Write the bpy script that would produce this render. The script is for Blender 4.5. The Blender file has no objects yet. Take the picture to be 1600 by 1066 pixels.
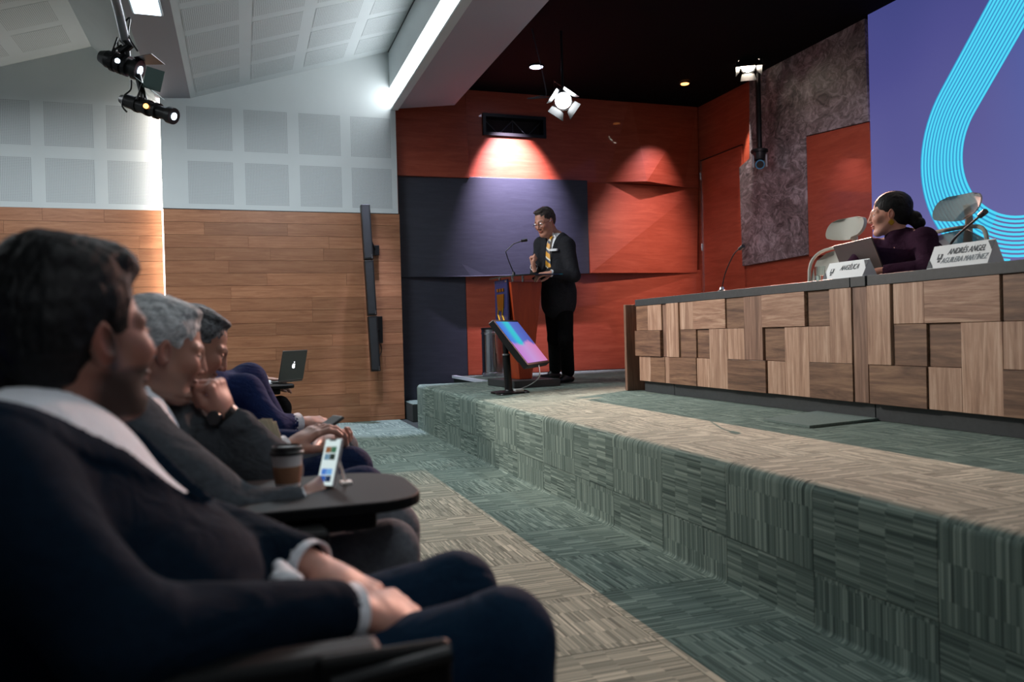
import bpy, bmesh, math, random, time
import numpy as np
from mathutils import Vector, Matrix, Euler
T0 = time.time()
random.seed(11)
rng = np.random.default_rng(5)
SC = bpy.context.scene
COL = SC.collection
PI = math.pi
R_ = math.radians

# ------------------------------------------------------------------ camera
# world: X across the room towards the stage, Y along the stage edge, Z up (metres)
FPX, YAW, PITCH, ROLL, HC = 1244.0, 0.32679, -0.0089, -0.02612, 0.99825
_cy, _sy, _cp, _sp = math.cos(YAW), math.sin(YAW), math.cos(PITCH), math.sin(PITCH)
FW = Vector((_sy*_cp, _cy*_cp, _sp))
_R0 = Vector((_cy, -_sy, 0)); _U0 = _R0.cross(FW)
RT = _R0*math.cos(ROLL) + _U0*math.sin(ROLL)
UP = _U0*math.cos(ROLL) - _R0*math.sin(ROLL)
CAM = Vector((0, 0, HC))
cam = bpy.data.objects.new('camera', bpy.data.cameras.new('camera')); COL.objects.link(cam)
m = Matrix.Identity(4)
for i in range(3):
    m[i][0], m[i][1], m[i][2], m[i][3] = RT[i], UP[i], -FW[i], CAM[i]
cam.matrix_world = m
cam.data.sensor_width = 36.0
cam.data.lens = FPX/1600*36.0
cam.data.clip_start = 0.05
cam.data.dof.use_dof = True
cam.data.dof.focus_distance = 6.3
cam.data.dof.aperture_fstop = 3.0
SC.camera = cam

def W(x, y, d):
    'point seen at pixel x, y at depth d'
    return CAM + (FW + RT*((x-800)/FPX) - UP*((y-533)/FPX))*d
def onplane(x, y, ax, v):
    d = FW + RT*((x-800)/FPX) - UP*((y-533)/FPX)
    return CAM + d*((v-CAM[ax])/d[ax])

# ------------------------------------------------------------------ world and exposure
wd = bpy.data.worlds.new('world'); SC.world = wd; wd.use_nodes = True
wd.node_tree.nodes['Background'].inputs[0].default_value = (0.55, 0.65, 0.8, 1)
wd.node_tree.nodes['Background'].inputs[1].default_value = 0.04
SC.view_settings.view_transform = 'Standard'
SC.view_settings.look = 'None'
SC.view_settings.exposure = 0.1
SC.view_settings.gamma = 1.0
SC.view_settings.use_curve_mapping = False
try:
    SC.cycles.use_denoising = True
    SC.cycles.max_bounces = 8
    SC.cycles.sample_clamp_indirect = 4.0
except Exception: pass

# ------------------------------------------------------------------ lights
def look(o, to):
    o.rotation_euler = (Vector(to)-o.location).to_track_quat('-Z', 'Y').to_euler()
def spot(name, loc, to, power, col, size, blend=0.3, rad=0.04):
    l = bpy.data.lights.new(name, 'SPOT'); l.energy = power; l.color = col
    l.spot_size = R_(size); l.spot_blend = blend; l.shadow_soft_size = rad
    o = bpy.data.objects.new(name, l); COL.objects.link(o); o.location = loc; look(o, to); return o
def area(name, loc, to, power, col, sx, sy):
    l = bpy.data.lights.new(name, 'AREA'); l.energy = power; l.color = col
    l.shape = 'RECTANGLE'; l.size = sx; l.size_y = sy
    o = bpy.data.objects.new(name, l); COL.objects.link(o); o.location = loc; look(o, to); return o
WARM = (1.0, 0.72, 0.48); COOL = (0.88, 0.95, 1.0)
LAMP_C = onplane(1169, 102, 0, 5.75)       # warm barn-door lamp by the rear stage wall
LAMP_B = onplane(880, 158, 1, 7.6)         # white barn-door lamp over the podium
LAMP_D = onplane(838, 106, 2, 4.12)        # recessed downlight near the back wall
C_AIM = Vector((3.0, 3.2, .48)); C_DIR = (C_AIM-LAMP_C).normalized()
spot('warm_lamp_light', LAMP_C+C_DIR*.012, C_AIM, 4000, (1.0, .54, .42), 68, 1.0, .012)
spot('white_lamp_light', LAMP_B+Vector((-.05, -.1, -.06)), (1.6, 4.2, .3), 160, (.86, .95, 1), 70, .5, .05)
spot('wall_wash_light', (LAMP_D.x-.05, 9.25, 4.10), (3.42, 9.85, 2.8), 1500, (.88, .72, 1.0), 60, 1.0, .03)
spot('lamp_spill_light', (5.93, 8.6, 4.12), (6.2, 8.66, 3.1), 150, (1, .82, .76), 20, .5, .02)
spot('rear_wall_fill_light', (2.9, 3.6, 3.8), (6.2, 7.3, 1.6), 230, (1.0, .80, .95), 46, .8, .05)  # added fill spot that brightens the rear stage wall, no fixture
spot('warm_wall_wash_light', (5.25, 6.9, 4.08), (5.22, 9.85, 1.95), 420, (1, .74, .70), 34, 1.0, .04)
spot('warm_wall_wash_light', (5.45, 9.0, 4.10), (5.35, 9.85, 2.35), 150, (1, .72, .86), 56, 1.0, .02)
SPOT_A = onplane(205, 98, 2, 3.3)
spot('house_spot_light', SPOT_A+Vector((.35, -.05, -.1)), (3.3, 4.3, 0.9), 640, (1.0, .90, .82), 54, .5, .05)
spot('house_spot_light', SPOT_A+Vector((.3, .0, -.35)), (2.9, 7.4, 1.5), 170, (1.0, .93, .86), 26, .5, .05)
# unseen area fills added to brighten the hall, without any fixture
for (x, y, p) in ((-2.2, 7.4, 60), (0.4, 7.0, 70), (1.2, -1.0, 9), (-3.4, 4.5, 30)):
    area('hall_fill_light', (x, y, 3.55), (x, y, 0), p, COOL, .6, 1.2)
spot('corner_downlight', (1.6, 9.1, 4.1), (1.55, 9.0, 0), 800, (.68, .74, 1.0), 32, .5, .04)
area('stage_wash_light', (4.6, 3.6, 4.0), (4.6, 3.9, 0), 14, (1, .86, .74), 1.2, 2.5)
area('stage_wash_light', (4.6, 0.5, 4.0), (4.2, 1.2, 0), 14, (1, .86, .74), 1.2, 2.5)

# ------------------------------------------------------------------ materials
def lin(c):
    if isinstance(c, str):
        c = tuple(int(c[i:i+2], 16)/255 for i in (0, 2, 4))
    return tuple((x/12.92 if x <= .04045 else ((x+.055)/1.055)**2.4) for x in c)
class NT:
    def __init__(s, name):
        s.m = bpy.data.materials.new(name); s.m.use_nodes = True; s.t = s.m.node_tree
        s.b = s.t.nodes['Principled BSDF']
    def n(s, kind, **kw):
        nd = s.t.nodes.new(kind)
        for k, v in kw.items():
            if k in nd.inputs: nd.inputs[k].default_value = v
            else: setattr(nd, k, v)
        return nd
    def l(s, a, b): s.t.links.new(a, b)
    def math(s, op, a, b=None, clamp=False):
        nd = s.t.nodes.new('ShaderNodeMath'); nd.operation = op; nd.use_clamp = clamp
        for i, v in enumerate((a, b)):
            if v is None: continue
            if isinstance(v, (int, float)): nd.inputs[i].default_value = v
            else: s.l(v, nd.inputs[i])
        return nd.outputs[0]
    def ramp(s, fac, stops):
        nd = s.t.nodes.new('ShaderNodeValToRGB'); el = nd.color_ramp.elements
        while len(el) < len(stops): el.new(.5)
        for e, (p, c) in zip(el, stops): e.position = p; e.color = (*lin(c), 1)
        s.l(fac, nd.inputs[0]); return nd.outputs[0]
    def coords(s, kind='Object', scale=(1, 1, 1), rnd=0.0, rot=(0, 0, 0)):
        tc = s.n('ShaderNodeTexCoord'); mp = s.n('ShaderNodeMapping')
        mp.inputs['Scale'].default_value = scale; mp.inputs['Rotation'].default_value = rot
        s.l(tc.outputs[kind], mp.inputs[0])
        if rnd:
            oi = s.n('ShaderNodeObjectInfo'); v = s.n('ShaderNodeCombineXYZ')
            s.l(s.math('MULTIPLY', oi.outputs['Random'], rnd), v.inputs[0])
            s.l(s.math('MULTIPLY', oi.outputs['Random'], rnd*1.7), v.inputs[1])
            s.l(s.math('MULTIPLY', oi.outputs['Random'], rnd*.6), v.inputs[2])
            s.l(v.outputs[0], mp.inputs['Location'])
        return mp.outputs[0]
    def bump(s, h, strength=.3, dist=.01):
        b = s.n('ShaderNodeBump'); b.inputs['Strength'].default_value = strength; b.inputs['Distance'].default_value = dist
        s.l(h, b.inputs['Height']); s.l(b.outputs[0], s.b.inputs['Normal'])
def mat(name, c, rough=.5, metal=0, vary=.0, scale=8, bump=0, spec=.5, emit=None, es=1, trans=0, coat=0, stretch=(1, 1, 1), bdist=.004, sheen=0):
    N = NT(name); b = N.b
    b.inputs['Base Color'].default_value = (*lin(c), 1)
    b.inputs['Roughness'].default_value = rough; b.inputs['Metallic'].default_value = metal
    b.inputs['Specular IOR Level'].default_value = spec
    b.inputs['Transmission Weight'].default_value = trans
    b.inputs['Coat Weight'].default_value = coat
    b.inputs['Sheen Weight'].default_value = sheen
    if emit: b.inputs['Emission Color'].default_value = (*lin(emit), 1); b.inputs['Emission Strength'].default_value = es
    if vary or bump:
        no = N.n('ShaderNodeTexNoise', Scale=scale, Detail=4.0); N.l(N.coords(scale=stretch), no.inputs[0])
        if vary:
            a = lin(c); k1, k2 = 1-vary, 1+vary
            r = N.t.nodes.new('ShaderNodeValToRGB'); el = r.color_ramp.elements
            el[0].position, el[1].position = .3, .7
            el[0].color = (*[x*k1 for x in a], 1); el[1].color = (*[min(1, x*k2) for x in a], 1)
            N.l(no.outputs[0], r.inputs[0]); N.l(r.outputs[0], b.inputs['Base Color'])
        if bump: N.bump(no.outputs[0], bump, bdist)
    return N.m
def wood(name, dark, mid, light, along=(1, 12, 12), scale=3.0, rough=.45, rnd=20, tone=.25, dist=2.5, bump=.08, coat=0):
    'wood grain stretched along the axis with the small scale factor'
    N = NT(name)
    v = N.coords(scale=along, rnd=rnd)
    n1 = N.n('ShaderNodeTexNoise', Scale=scale, Detail=5.0, Roughness=.6, Distortion=dist); N.l(v, n1.inputs[0])
    n2 = N.n('ShaderNodeTexNoise', Scale=scale*9, Detail=3.0, Roughness=.7); N.l(v, n2.inputs[0])
    f = N.math('ADD', N.math('MULTIPLY', n1.outputs[0], .75), N.math('MULTIPLY', n2.outputs[0], .25))
    col = N.ramp(f, ((.34, dark), (.5, mid), (.66, light)))
    oi = N.n('ShaderNodeObjectInfo')
    hs = N.n('ShaderNodeHueSaturation'); N.l(col, hs.inputs['Color'])
    N.l(N.math('ADD', N.math('MULTIPLY', oi.outputs['Random'], tone), 1-tone/2), hs.inputs['Value'])
    N.l(hs.outputs[0], N.b.inputs['Base Color'])
    N.b.inputs['Roughness'].default_value = rough
    N.b.inputs['Coat Weight'].default_value = coat
    N.bump(f, bump, .004)
    return N.m
def emis(name, c, s):
    N = NT(name); N.t.nodes.remove(N.b)
    e = N.n('ShaderNodeEmission', Strength=s); e.inputs[0].default_value = (*lin(c), 1)
    N.l(e.outputs[0], N.t.nodes['Material Output'].inputs[0]); return N.m

def carpet_mat():
    N = NT('carpet_weave')
    tc = N.n('ShaderNodeTexCoord'); mp = N.n('ShaderNodeMapping'); N.l(tc.outputs['UV'], mp.inputs[0])
    oi = N.n('ShaderNodeObjectInfo'); cv = N.n('ShaderNodeCombineXYZ')
    N.l(N.math('MULTIPLY', N.math('FLOOR', N.math('MULTIPLY', oi.outputs['Random'], 37)), .5), cv.inputs[0])
    N.l(N.math('MULTIPLY', N.math('FLOOR', N.math('MULTIPLY', oi.outputs['Random'], 91)), .1), cv.inputs[1])
    N.l(cv.outputs[0], mp.inputs['Location'])
    def brick(w, hgt, off):
        b = N.n('ShaderNodeTexBrick'); b.offset = off; b.offset_frequency = 1; b.squash = 1.0
        b.inputs['Scale'].default_value = 1.0; b.inputs['Mortar Size'].default_value = 0.0
        b.inputs['Brick Width'].default_value = w; b.inputs['Row Height'].default_value = hgt
        b.inputs['Color1'].default_value = (0, 0, 0, 1); b.inputs['Color2'].default_value = (1, 1, 1, 1)
        N.l(mp.outputs[0], b.inputs[0]); return b.outputs[0]
    b1 = brick(.105, .0085, .37); b2 = brick(.21, .0043, .21)
    f = N.math('ADD', N.math('MULTIPLY', b1, .62), N.math('MULTIPLY', b2, .38))
    no = N.n('ShaderNodeTexNoise', Scale=420.0, Detail=2.0); N.l(mp.outputs[0], no.inputs[0])
    f = N.math('ADD', f, N.math('MULTIPLY', N.math('SUBTRACT', no.outputs[0], .5), .25))
    col = N.ramp(f, ((.05, '4a5651'), (.35, '63716a'), (.65, '78867d'), (.98, '9aa79b')))
    N.l(col, N.b.inputs['Base Color']); N.b.inputs['Roughness'].default_value = .97
    N.b.inputs['Specular IOR Level'].default_value = .1
    N.bump(f, .35, .002)
    return N.m
M = {}
M['carpet'] = carpet_mat()
M['carpet_base'] = mat('carpet_backing', '2b302e', .95)
M['plank'] = wood('oak_plank_wood', '87573c', '9b6849', 'aa7857', (1, 14, 14), 2.2, .42, 23, .34, 1.2)
M['walnut_h'] = wood('walnut_lengthwise', '755644', '9a7660', 'b99a82', (11, .8, 11), 1.5, .5, 23, .24, 2.0)
M['walnut_v'] = wood('walnut_upright', '84634f', 'a9866f', 'c6a892', (11, 11, 0.7), 1.5, .5, 23, .2, 2.0)
M['walnut_hd'] = wood('walnut_lengthwise_dark', '533c2e', '775844', '95745a', (11, .8, 11), 1.5, .5, 23, .2, 2.0)
M['walnut_vd'] = wood('walnut_upright_dark', '5e4536', '806150', '9a7a66', (11, 11, 0.7), 1.5, .5, 23, .2, 2.0)
M['orange'] = wood('orange_lacquered_veneer', '9a432c', 'a84c34', 'b4583e', (1, 1, 9), 2.0, .42, 9, .04, 1.0, .03, .35)
M['orange_wall'] = M['orange']
M['navy'] = wood('navy_laminate', '2b2e3a', '30333f', '363945', (1, 1, 9), 3.0, .45, 9, .04, 1.0, .03)
M['white'] = mat('white_wall_paint', 'c9cfd0', .75, vary=.03, scale=2)
M['ceilwhite'] = mat('white_ceiling_paint', 'c4cacc', .8, vary=.03, scale=2)
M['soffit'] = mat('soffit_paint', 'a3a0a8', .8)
M['blackceil'] = mat('black_ceiling_paint', '08080b', .9, spec=.1)
M['black'] = mat('black_plastic', '0c0c0e', .42)
M['blackmetal'] = mat('black_metal', '101012', .38, .3)
M['darkgrey'] = mat('charcoal_laminate', '34383a', .5, vary=.12, scale=40)
M['chrome'] = mat('brushed_chrome', 'c8c8cc', .22, 1)
M['brass'] = mat('gold_metal', 'd7a23a', .28, 1)
M['glass'] = mat('clear_glass', 'eef6f4', .04, trans=1)
M['led'] = emis('white_light_strip', 'f4fbff', 9)
M['slit'] = emis('slot_light_strip', 'fff4e8', 12)
M['lampglow'] = emis('lamp_lens_glow', 'f6fbff', 30)
M['lampwarm'] = emis('warm_lamp_lens_glow', 'fff0dc', 60)
M['downglow'] = emis('downlight_glow', 'd8e0ff', 14)
M['panelglow'] = emis('panel_light_glow', 'd8ecff', 4)
M['smallwarm'] = emis('small_warm_glow', 'ff9a50', 6)
def perf_mat():
    N = NT('perforated_plaster')
    tc = N.n('ShaderNodeTexCoord'); sep = N.n('ShaderNodeSeparateXYZ'); N.l(tc.outputs['UV'], sep.inputs[0])
    p = .0165
    def w(o): return N.math('ABSOLUTE', N.math('SUBTRACT', N.math('FRACT', N.math('DIVIDE', o, p)), .5))
    a, b = w(sep.outputs[0]), w(sep.outputs[1])
    d = N.math('SQRT', N.math('ADD', N.math('MULTIPLY', a, a), N.math('MULTIPLY', b, b)))
    hole = N.math('LESS_THAN', d, .29)
    mx = N.n('ShaderNodeMix', data_type='RGBA'); N.l(hole, mx.inputs[0])
    mx.inputs[6].default_value = (*lin('c4cacc'), 1); mx.inputs[7].default_value = (*lin('8a9092'), 1)
    N.l(mx.outputs[2], N.b.inputs['Base Color']); N.b.inputs['Roughness'].default_value = .8
    return N.m
M['perf'] = perf_mat()
def fur_mat():
    N = NT('mottled_grey_mural')
    v = N.coords(scale=(1, 1, 1.3))
    n0 = N.n('ShaderNodeTexNoise', Scale=2.2, Detail=3.0, Distortion=.6); N.l(v, n0.inputs[0])
    ad = N.n('ShaderNodeVectorMath', operation='ADD'); sc = N.n('ShaderNodeVectorMath', operation='SCALE')
    N.l(n0.outputs['Color'], sc.inputs[0]); sc.inputs['Scale'].default_value = .5
    N.l(v, ad.inputs[0]); N.l(sc.outputs[0], ad.inputs[1])
    n1 = N.n('ShaderNodeTexNoise', Scale=8.0, Detail=6.0, Roughness=.62, Distortion=1.6); N.l(ad.outputs[0], n1.inputs[0])
    f = N.math('ADD', N.math('MULTIPLY', n0.outputs[0], .35), N.math('MULTIPLY', n1.outputs[0], .65))
    N.l(N.ramp(f, ((.36, '3c3a3c'), (.5, '7a7476'), (.64, 'b4aeb4'))), N.b.inputs['Base Color'])
    N.b.inputs['Roughness'].default_value = .55
    N.bump(n1.outputs[0], .3, .01)
    return N.m
M['fur'] = fur_mat()

# ------------------------------------------------------------------ mesh helpers
def link(name, me, m=None, parent=None, loc=None):
    o = bpy.data.objects.new(name, me); COL.objects.link(o)
    if m is not None:
        for x in (m if isinstance(m, (list, tuple)) else [m]): me.materials.append(x)
    if loc is not None: o.location = loc
    if parent is not None:
        o.parent = parent
    return o
def tag(o, label=None, cat=None, group=None, kind=None):
    if label: o['label'] = label
    if cat: o['category'] = cat
    if group: o['group'] = group
    if kind: o['kind'] = kind
    return o
def empty(name, loc, label=None, cat=None, group=None, kind=None, rot=0):
    o = bpy.data.objects.new(name, None); COL.objects.link(o); o.location = loc; o.rotation_euler = (0, 0, rot)
    o.empty_display_size = .1
    return tag(o, label, cat, group, kind)
class MB:
    'collects simple solids into one mesh'
    def __init__(s): s.v = []; s.f = []; s.mi = []; s.cur = 0
    def add(s, vs, fs):
        k = len(s.v); s.v += [tuple(v) for v in vs]; s.f += [tuple(i+k for i in f) for f in fs]; s.mi += [s.cur]*len(fs); return s
    def box(s, a, b):
        x0, y0, z0 = a; x1, y1, z1 = b
        return s.add([(x0,y0,z0),(x1,y0,z0),(x1,y1,z0),(x0,y1,z0),(x0,y0,z1),(x1,y0,z1),(x1,y1,z1),(x0,y1,z1)],
                     [(0,3,2,1),(4,5,6,7),(0,1,5,4),(1,2,6,5),(2,3,7,6),(3,0,4,7)])
    def obox(s, c, ax, ay, az, sx, sy, sz):
        c = Vector(c); ax, ay, az = Vector(ax)*sx/2, Vector(ay)*sy/2, Vector(az)*sz/2
        vs = [c+i*ax+j*ay+k*az for k in (-1, 1) for (i, j) in ((-1,-1),(1,-1),(1,1),(-1,1))]
        return s.add(vs, [(0,3,2,1),(4,5,6,7),(0,1,5,4),(1,2,6,5),(2,3,7,6),(3,0,4,7)])
    def cyl(s, a, b, r0, r1=None, n=20, cap=True):
        a, b = Vector(a), Vector(b); r1 = r0 if r1 is None else r1
        d = (b-a).normalized(); t = d.orthogonal().normalized(); u = d.cross(t)
        vs = []
        for p, r in ((a, r0), (b, r1)):
            vs += [p + (t*math.cos(2*PI*i/n) + u*math.sin(2*PI*i/n))*r for i in range(n)]
        fs = [(i, (i+1) % n, n+(i+1) % n, n+i) for i in range(n)]
        if cap: fs += [tuple(range(n-1, -1, -1)), tuple(range(n, 2*n))]
        return s.add(vs, fs)
    def tube(s, pts, r, n=8):
        pts = [Vector(p) for p in pts]; rs = r if isinstance(r, (list, tuple)) else [r]*len(pts)
        vs = []; t = None
        for i, p in enumerate(pts):
            d = (pts[min(i+1, len(pts)-1)]-pts[max(i-1, 0)]).normalized()
            if t is None: t = d.orthogonal().normalized()
            t = (t-d*t.dot(d)).normalized(); u = d.cross(t)
            vs += [p+(t*math.cos(2*PI*j/n)+u*math.sin(2*PI*j/n))*rs[i] for j in range(n)]
        fs = [(i*n+j, i*n+(j+1) % n, (i+1)*n+(j+1) % n, (i+1)*n+j) for i in range(len(pts)-1) for j in range(n)]
        k = (len(pts)-1)*n
        fs += [tuple(range(n-1, -1, -1)), tuple(range(k, k+n))]
        return s.add(vs, fs)
    def prism(s, poly, d):
        'polygon (list of 3D points) extruded by vector d'
        n = len(poly); d = Vector(d); poly = [Vector(p) for p in poly]
        return s.add(poly+[p+d for p in poly], [tuple(range(n-1, -1, -1)), tuple(range(n, 2*n))]+[(i, (i+1) % n, n+(i+1) % n, n+i) for i in range(n)])
    def lathe(s, prof, c=(0, 0, 0), n=28):
        c = Vector(c); vs = []
        for r, z in prof: vs += [c+Vector((r*math.cos(2*PI*i/n), r*math.sin(2*PI*i/n), z)) for i in range(n)]
        fs = [(k*n+i, k*n+(i+1) % n, (k+1)*n+(i+1) % n, (k+1)*n+i) for k in range(len(prof)-1) for i in range(n)]
        fs += [tuple(range(n-1, -1, -1)), tuple(range((len(prof)-1)*n, len(prof)*n))]
        return s.add(vs, fs)
    def mesh(s, name, smooth=False, fixn=True):
        me = bpy.data.meshes.new(name); me.from_pydata(s.v, [], s.f)
        me.polygons.foreach_set('material_index', s.mi)
        if fixn:
            bm = bmesh.new(); bm.from_mesh(me); bmesh.ops.recalc_face_normals(bm, faces=bm.faces); bm.to_mesh(me); bm.free()
        if smooth:
            me.polygons.foreach_set('use_smooth', [True]*len(me.polygons))
        me.update(); return me
    def build(s, name, m, parent=None, bevel=0, smooth=False, seg=2):
        'world-space vertices; the origin is moved to the middle of the piece\'s base'
        V = np.array([tuple(v) for v in s.v]); o0 = (V.min(0)+V.max(0))/2; o0[2] = V[:, 2].min()
        s.v = [tuple(v) for v in (V-o0)]
        me = s.mesh(name, smooth)
        o = link(name, me, m)
        o.location = o0
        if parent is not None:
            o.parent = parent; o.matrix_parent_inverse = Matrix.Identity(4)
            pw = parent_world(parent)
            o.matrix_basis = pw.inverted() @ Matrix.Translation(o0)
        if bevel:
            b = o.modifiers.new('bevel', 'BEVEL'); b.width = bevel; b.segments = seg; b.limit_method = 'ANGLE'; b.angle_limit = R_(40)
            b.harden_normals = False
        if smooth:
            try:
                me.set_sharp_from_angle(angle=R_(35))
            except Exception: pass
        return o
def parent_world(p):
    mw = p.matrix_basis.copy() if p.parent is None else parent_world(p.parent) @ p.matrix_basis
    return mw
# ================================================================== ROOM
XS, HS, TL = 1.77, .4805, .5          # stage edge, stage height, carpet tile
YW, YB, XR, ZC = 9.56, 9.80, 6.2, 4.14
def box(a, b): return MB().box(a, b)

# carpet tiles: one mesh per direction and size, shared by all alike tiles
def tile_mesh(wx, wy, turn, th=.006):
    mb = MB(); g = .0012
    mb.box((g-wx/2, g-wy/2, 0), (wx/2-g, wy/2-g, th)); me = mb.mesh('carpet_tile')
    uv = me.uv_layers.new(name='UVMap')
    for lp in me.loops:
        c = me.vertices[lp.vertex_index].co
        uv.data[lp.index].uv = (c.y+.5, c.x+.5) if turn else (c.x+.5, c.y+.5)
    me.materials.append(M['carpet']); return me
_tm = {}
def lay(parent, x0, x1, y0, y1, z, par, only=None):
    wx, wy = round(x1-x0, 4), round(y1-y0, 4)
    key = (wx, wy, par)
    if key not in _tm: _tm[key] = tile_mesh(wx, wy, par)
    o = bpy.data.objects.new('carpet_tile', _tm[key]); COL.objects.link(o); o.parent = parent
    o.location = Vector(((x0+x1)/2, (y0+y1)/2, z))-parent.location
floor = box((-6, -4, -.05), (8, 12, -.007)).build('floor', M['carpet_base']); tag(floor, kind='structure')
YF = 8.175-.4                          # row phase of the floor tiles
gx = [1.775]+[1.24-.5*i for i in range(0, 9)]
gy = [YF+.5*4-.5*i for i in range(0, 22)]
for i in range(len(gx)-1):
    for j in range(len(gy)-1):
        y1, y0 = gy[j], gy[j+1]
        if y0 < .4 or y0 > 9.4: continue
        lay(floor, gx[i+1], gx[i], y0, min(y1, 9.7), -.006, (i+j) % 2)
# stage platform
def uvmesh(name, verts, faces, uvs, m):
    me = bpy.data.meshes.new(name); me.from_pydata(verts, [], faces); uv = me.uv_layers.new(name='UVMap')
    for p in me.polygons:
        for li in p.loop_indices: uv.data[li].uv = uvs[me.loops[li].vertex_index]
        p.use_smooth = True
    me.materials.append(m); return me
YE = 8.45
st = MB(); st.box((XS+.02, -3.5, 0), (XR, YE-.01, HS-.012)); st.box((2.53, YE-.01, 0), (XR, YB, HS-.012))
stage = st.build('floor_stage', M['carpet_base']); tag(stage, kind='structure')
sx = [XS+.035]+[2.20+.5*i for i in range(0, 8)]+[XR]
sy = [8.175-.5*i for i in range(0, 20)]
for i in range(len(sx)-1):
    lay(stage, sx[i], sx[i+1], 8.175, YE, HS-.008, i % 2)
    for j in range(len(sy)-1):
        if sy[j+1] < 0 or (sy[j+1] < 1.1 and i > 4): continue
        lay(stage, sx[i], sx[i+1], sy[j+1], sy[j], HS-.008, (i+j+1) % 2)
for i in range(1, len(sx)-1):
    for (a, b) in ((8.45, 8.95), (8.95, 9.45), (9.45, 9.8)):
        lay(stage, max(sx[i], 2.53), sx[i+1], a, b, HS-.008, (i+int(a*2)) % 2)
# riser tiles: the upper ones roll over the edge of the stage, the lower ones meet the floor in a small cove
ZS = .185
def profile_upper():
    r = .035; pts = [(XS, ZS+.001)]
    for k in range(7):
        a = PI/2*k/6; pts.append((XS+r-r*math.cos(a), HS-.002-r+r*math.sin(a)))
    pts.append((XS+.036, HS-.002)); return pts
def profile_lower():
    r = .016; pts = []
    for k in range(6):
        a = PI/2*k/5; pts.append((XS-r+r*math.sin(a), r-r*math.cos(a)))
    pts.append((XS, ZS-.001)); return pts
def riser_tile(prof, y0, y1, turn):
    s = [0]
    for a, b in zip(prof[:-1], prof[1:]): s.append(s[-1]+math.dist(a, b))
    vs, uv = [], []
    n = len(prof)
    for off in (0, -.005):
        for (x, z), t in zip(prof, s):
            for y in (y0+.0012, y1-.0012):
                vs.append((x-off, y, z)); uv.append((y, t) if not turn else (t, y))
    fs = []
    for i in range(n-1):
        a = 2*i; fs.append((a, a+1, a+3, a+2))
        b = 2*n+2*i; fs.append((b, b+2, b+3, b+1))
    o0 = Vector((XS, (y0+y1)/2, prof[0][1]))
    vs = [tuple(Vector(v)-o0) for v in vs]
    o = link('carpet_tile', uvmesh('carpet_tile', vs, fs, uv, M['carpet']), parent=stage)
    o.location = o0-stage.location
PU, PLW = profile_upper(), profile_lower()
ys = [YE]+[8.175-.5*i for i in range(0, 18)]
for j in range(len(ys)-1):
    riser_tile(PU, ys[j+1], ys[j], j % 2 == 0)
    riser_tile(PLW, ys[j+1], ys[j], j % 2 == 1)
# carpeted end face, metal edging and the low step in the corner
e = MB(); e.box((XS+.001, YE-.012, 0), (2.53, YE, HS-.004)); e.build('end_panel', M['carpet_base'], stage)
step = empty('floor_step', (2.2, 9.5, 0), kind='structure')
box((1.87, 9.2, 0), (2.53, YB, .2)).build('step_body', M['carpet_base'], step)
for a in (1.87, 2.2): lay(step, a, a+.33, 9.2, 9.79, .2, 1)
trim = MB(); trim.box((2.5, YE-.02, HS-.02), (2.56, YB-.02, HS+.012)); tag(trim.build('trim_1', mat('lit_white_edging', 'd8deea', .5)), kind='structure')  # blue-white paint stands in for light falling on the edge

# ---- left wall: planked below, white plaster with perforated squares above
wall = empty('wall_left', (0.5, YW, 0), kind='structure')
box((-.79, YW+.02, 0), (1.84, YW+.14, 4.7)).build('wall_core', M['orange'] if 0 else mat('wall_edge_wood', '9a4a2a', .5), wall)
recess = empty('wall_left_recess', (-2.5, 9.72, 0), kind='structure')
box((-6, 9.74, 0), (-.70, 9.84, 4.7)).build('wall_core', M['white'], recess)
ZP, PP = 2.485, .1432
def planks(parent, x0, x1, y, seed):
    r = random.Random(seed); z = ZP; row = 0
    while z > .02:
        zb = max(z-PP, 0); x = x0-r.uniform(0, 1.3); first = True
        while x < x1:
            L = r.choice((.6, .9, 1.25, 1.6)); a, b = max(x, x0), min(x+L, x1); x += L
            if b-a < .03: continue
            p = MB(); dy = r.uniform(0, .0015); p.box((a+.001, y-dy, zb+.0015), (b-.001, y+.018, z-.0015)); p.build('plank', M['plank'], parent)
        z -= PP; row += 1
planks(wall, -.785, 1.845, YW, 3)
planks(recess, -3.3, -.70, 9.72, 8)
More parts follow.
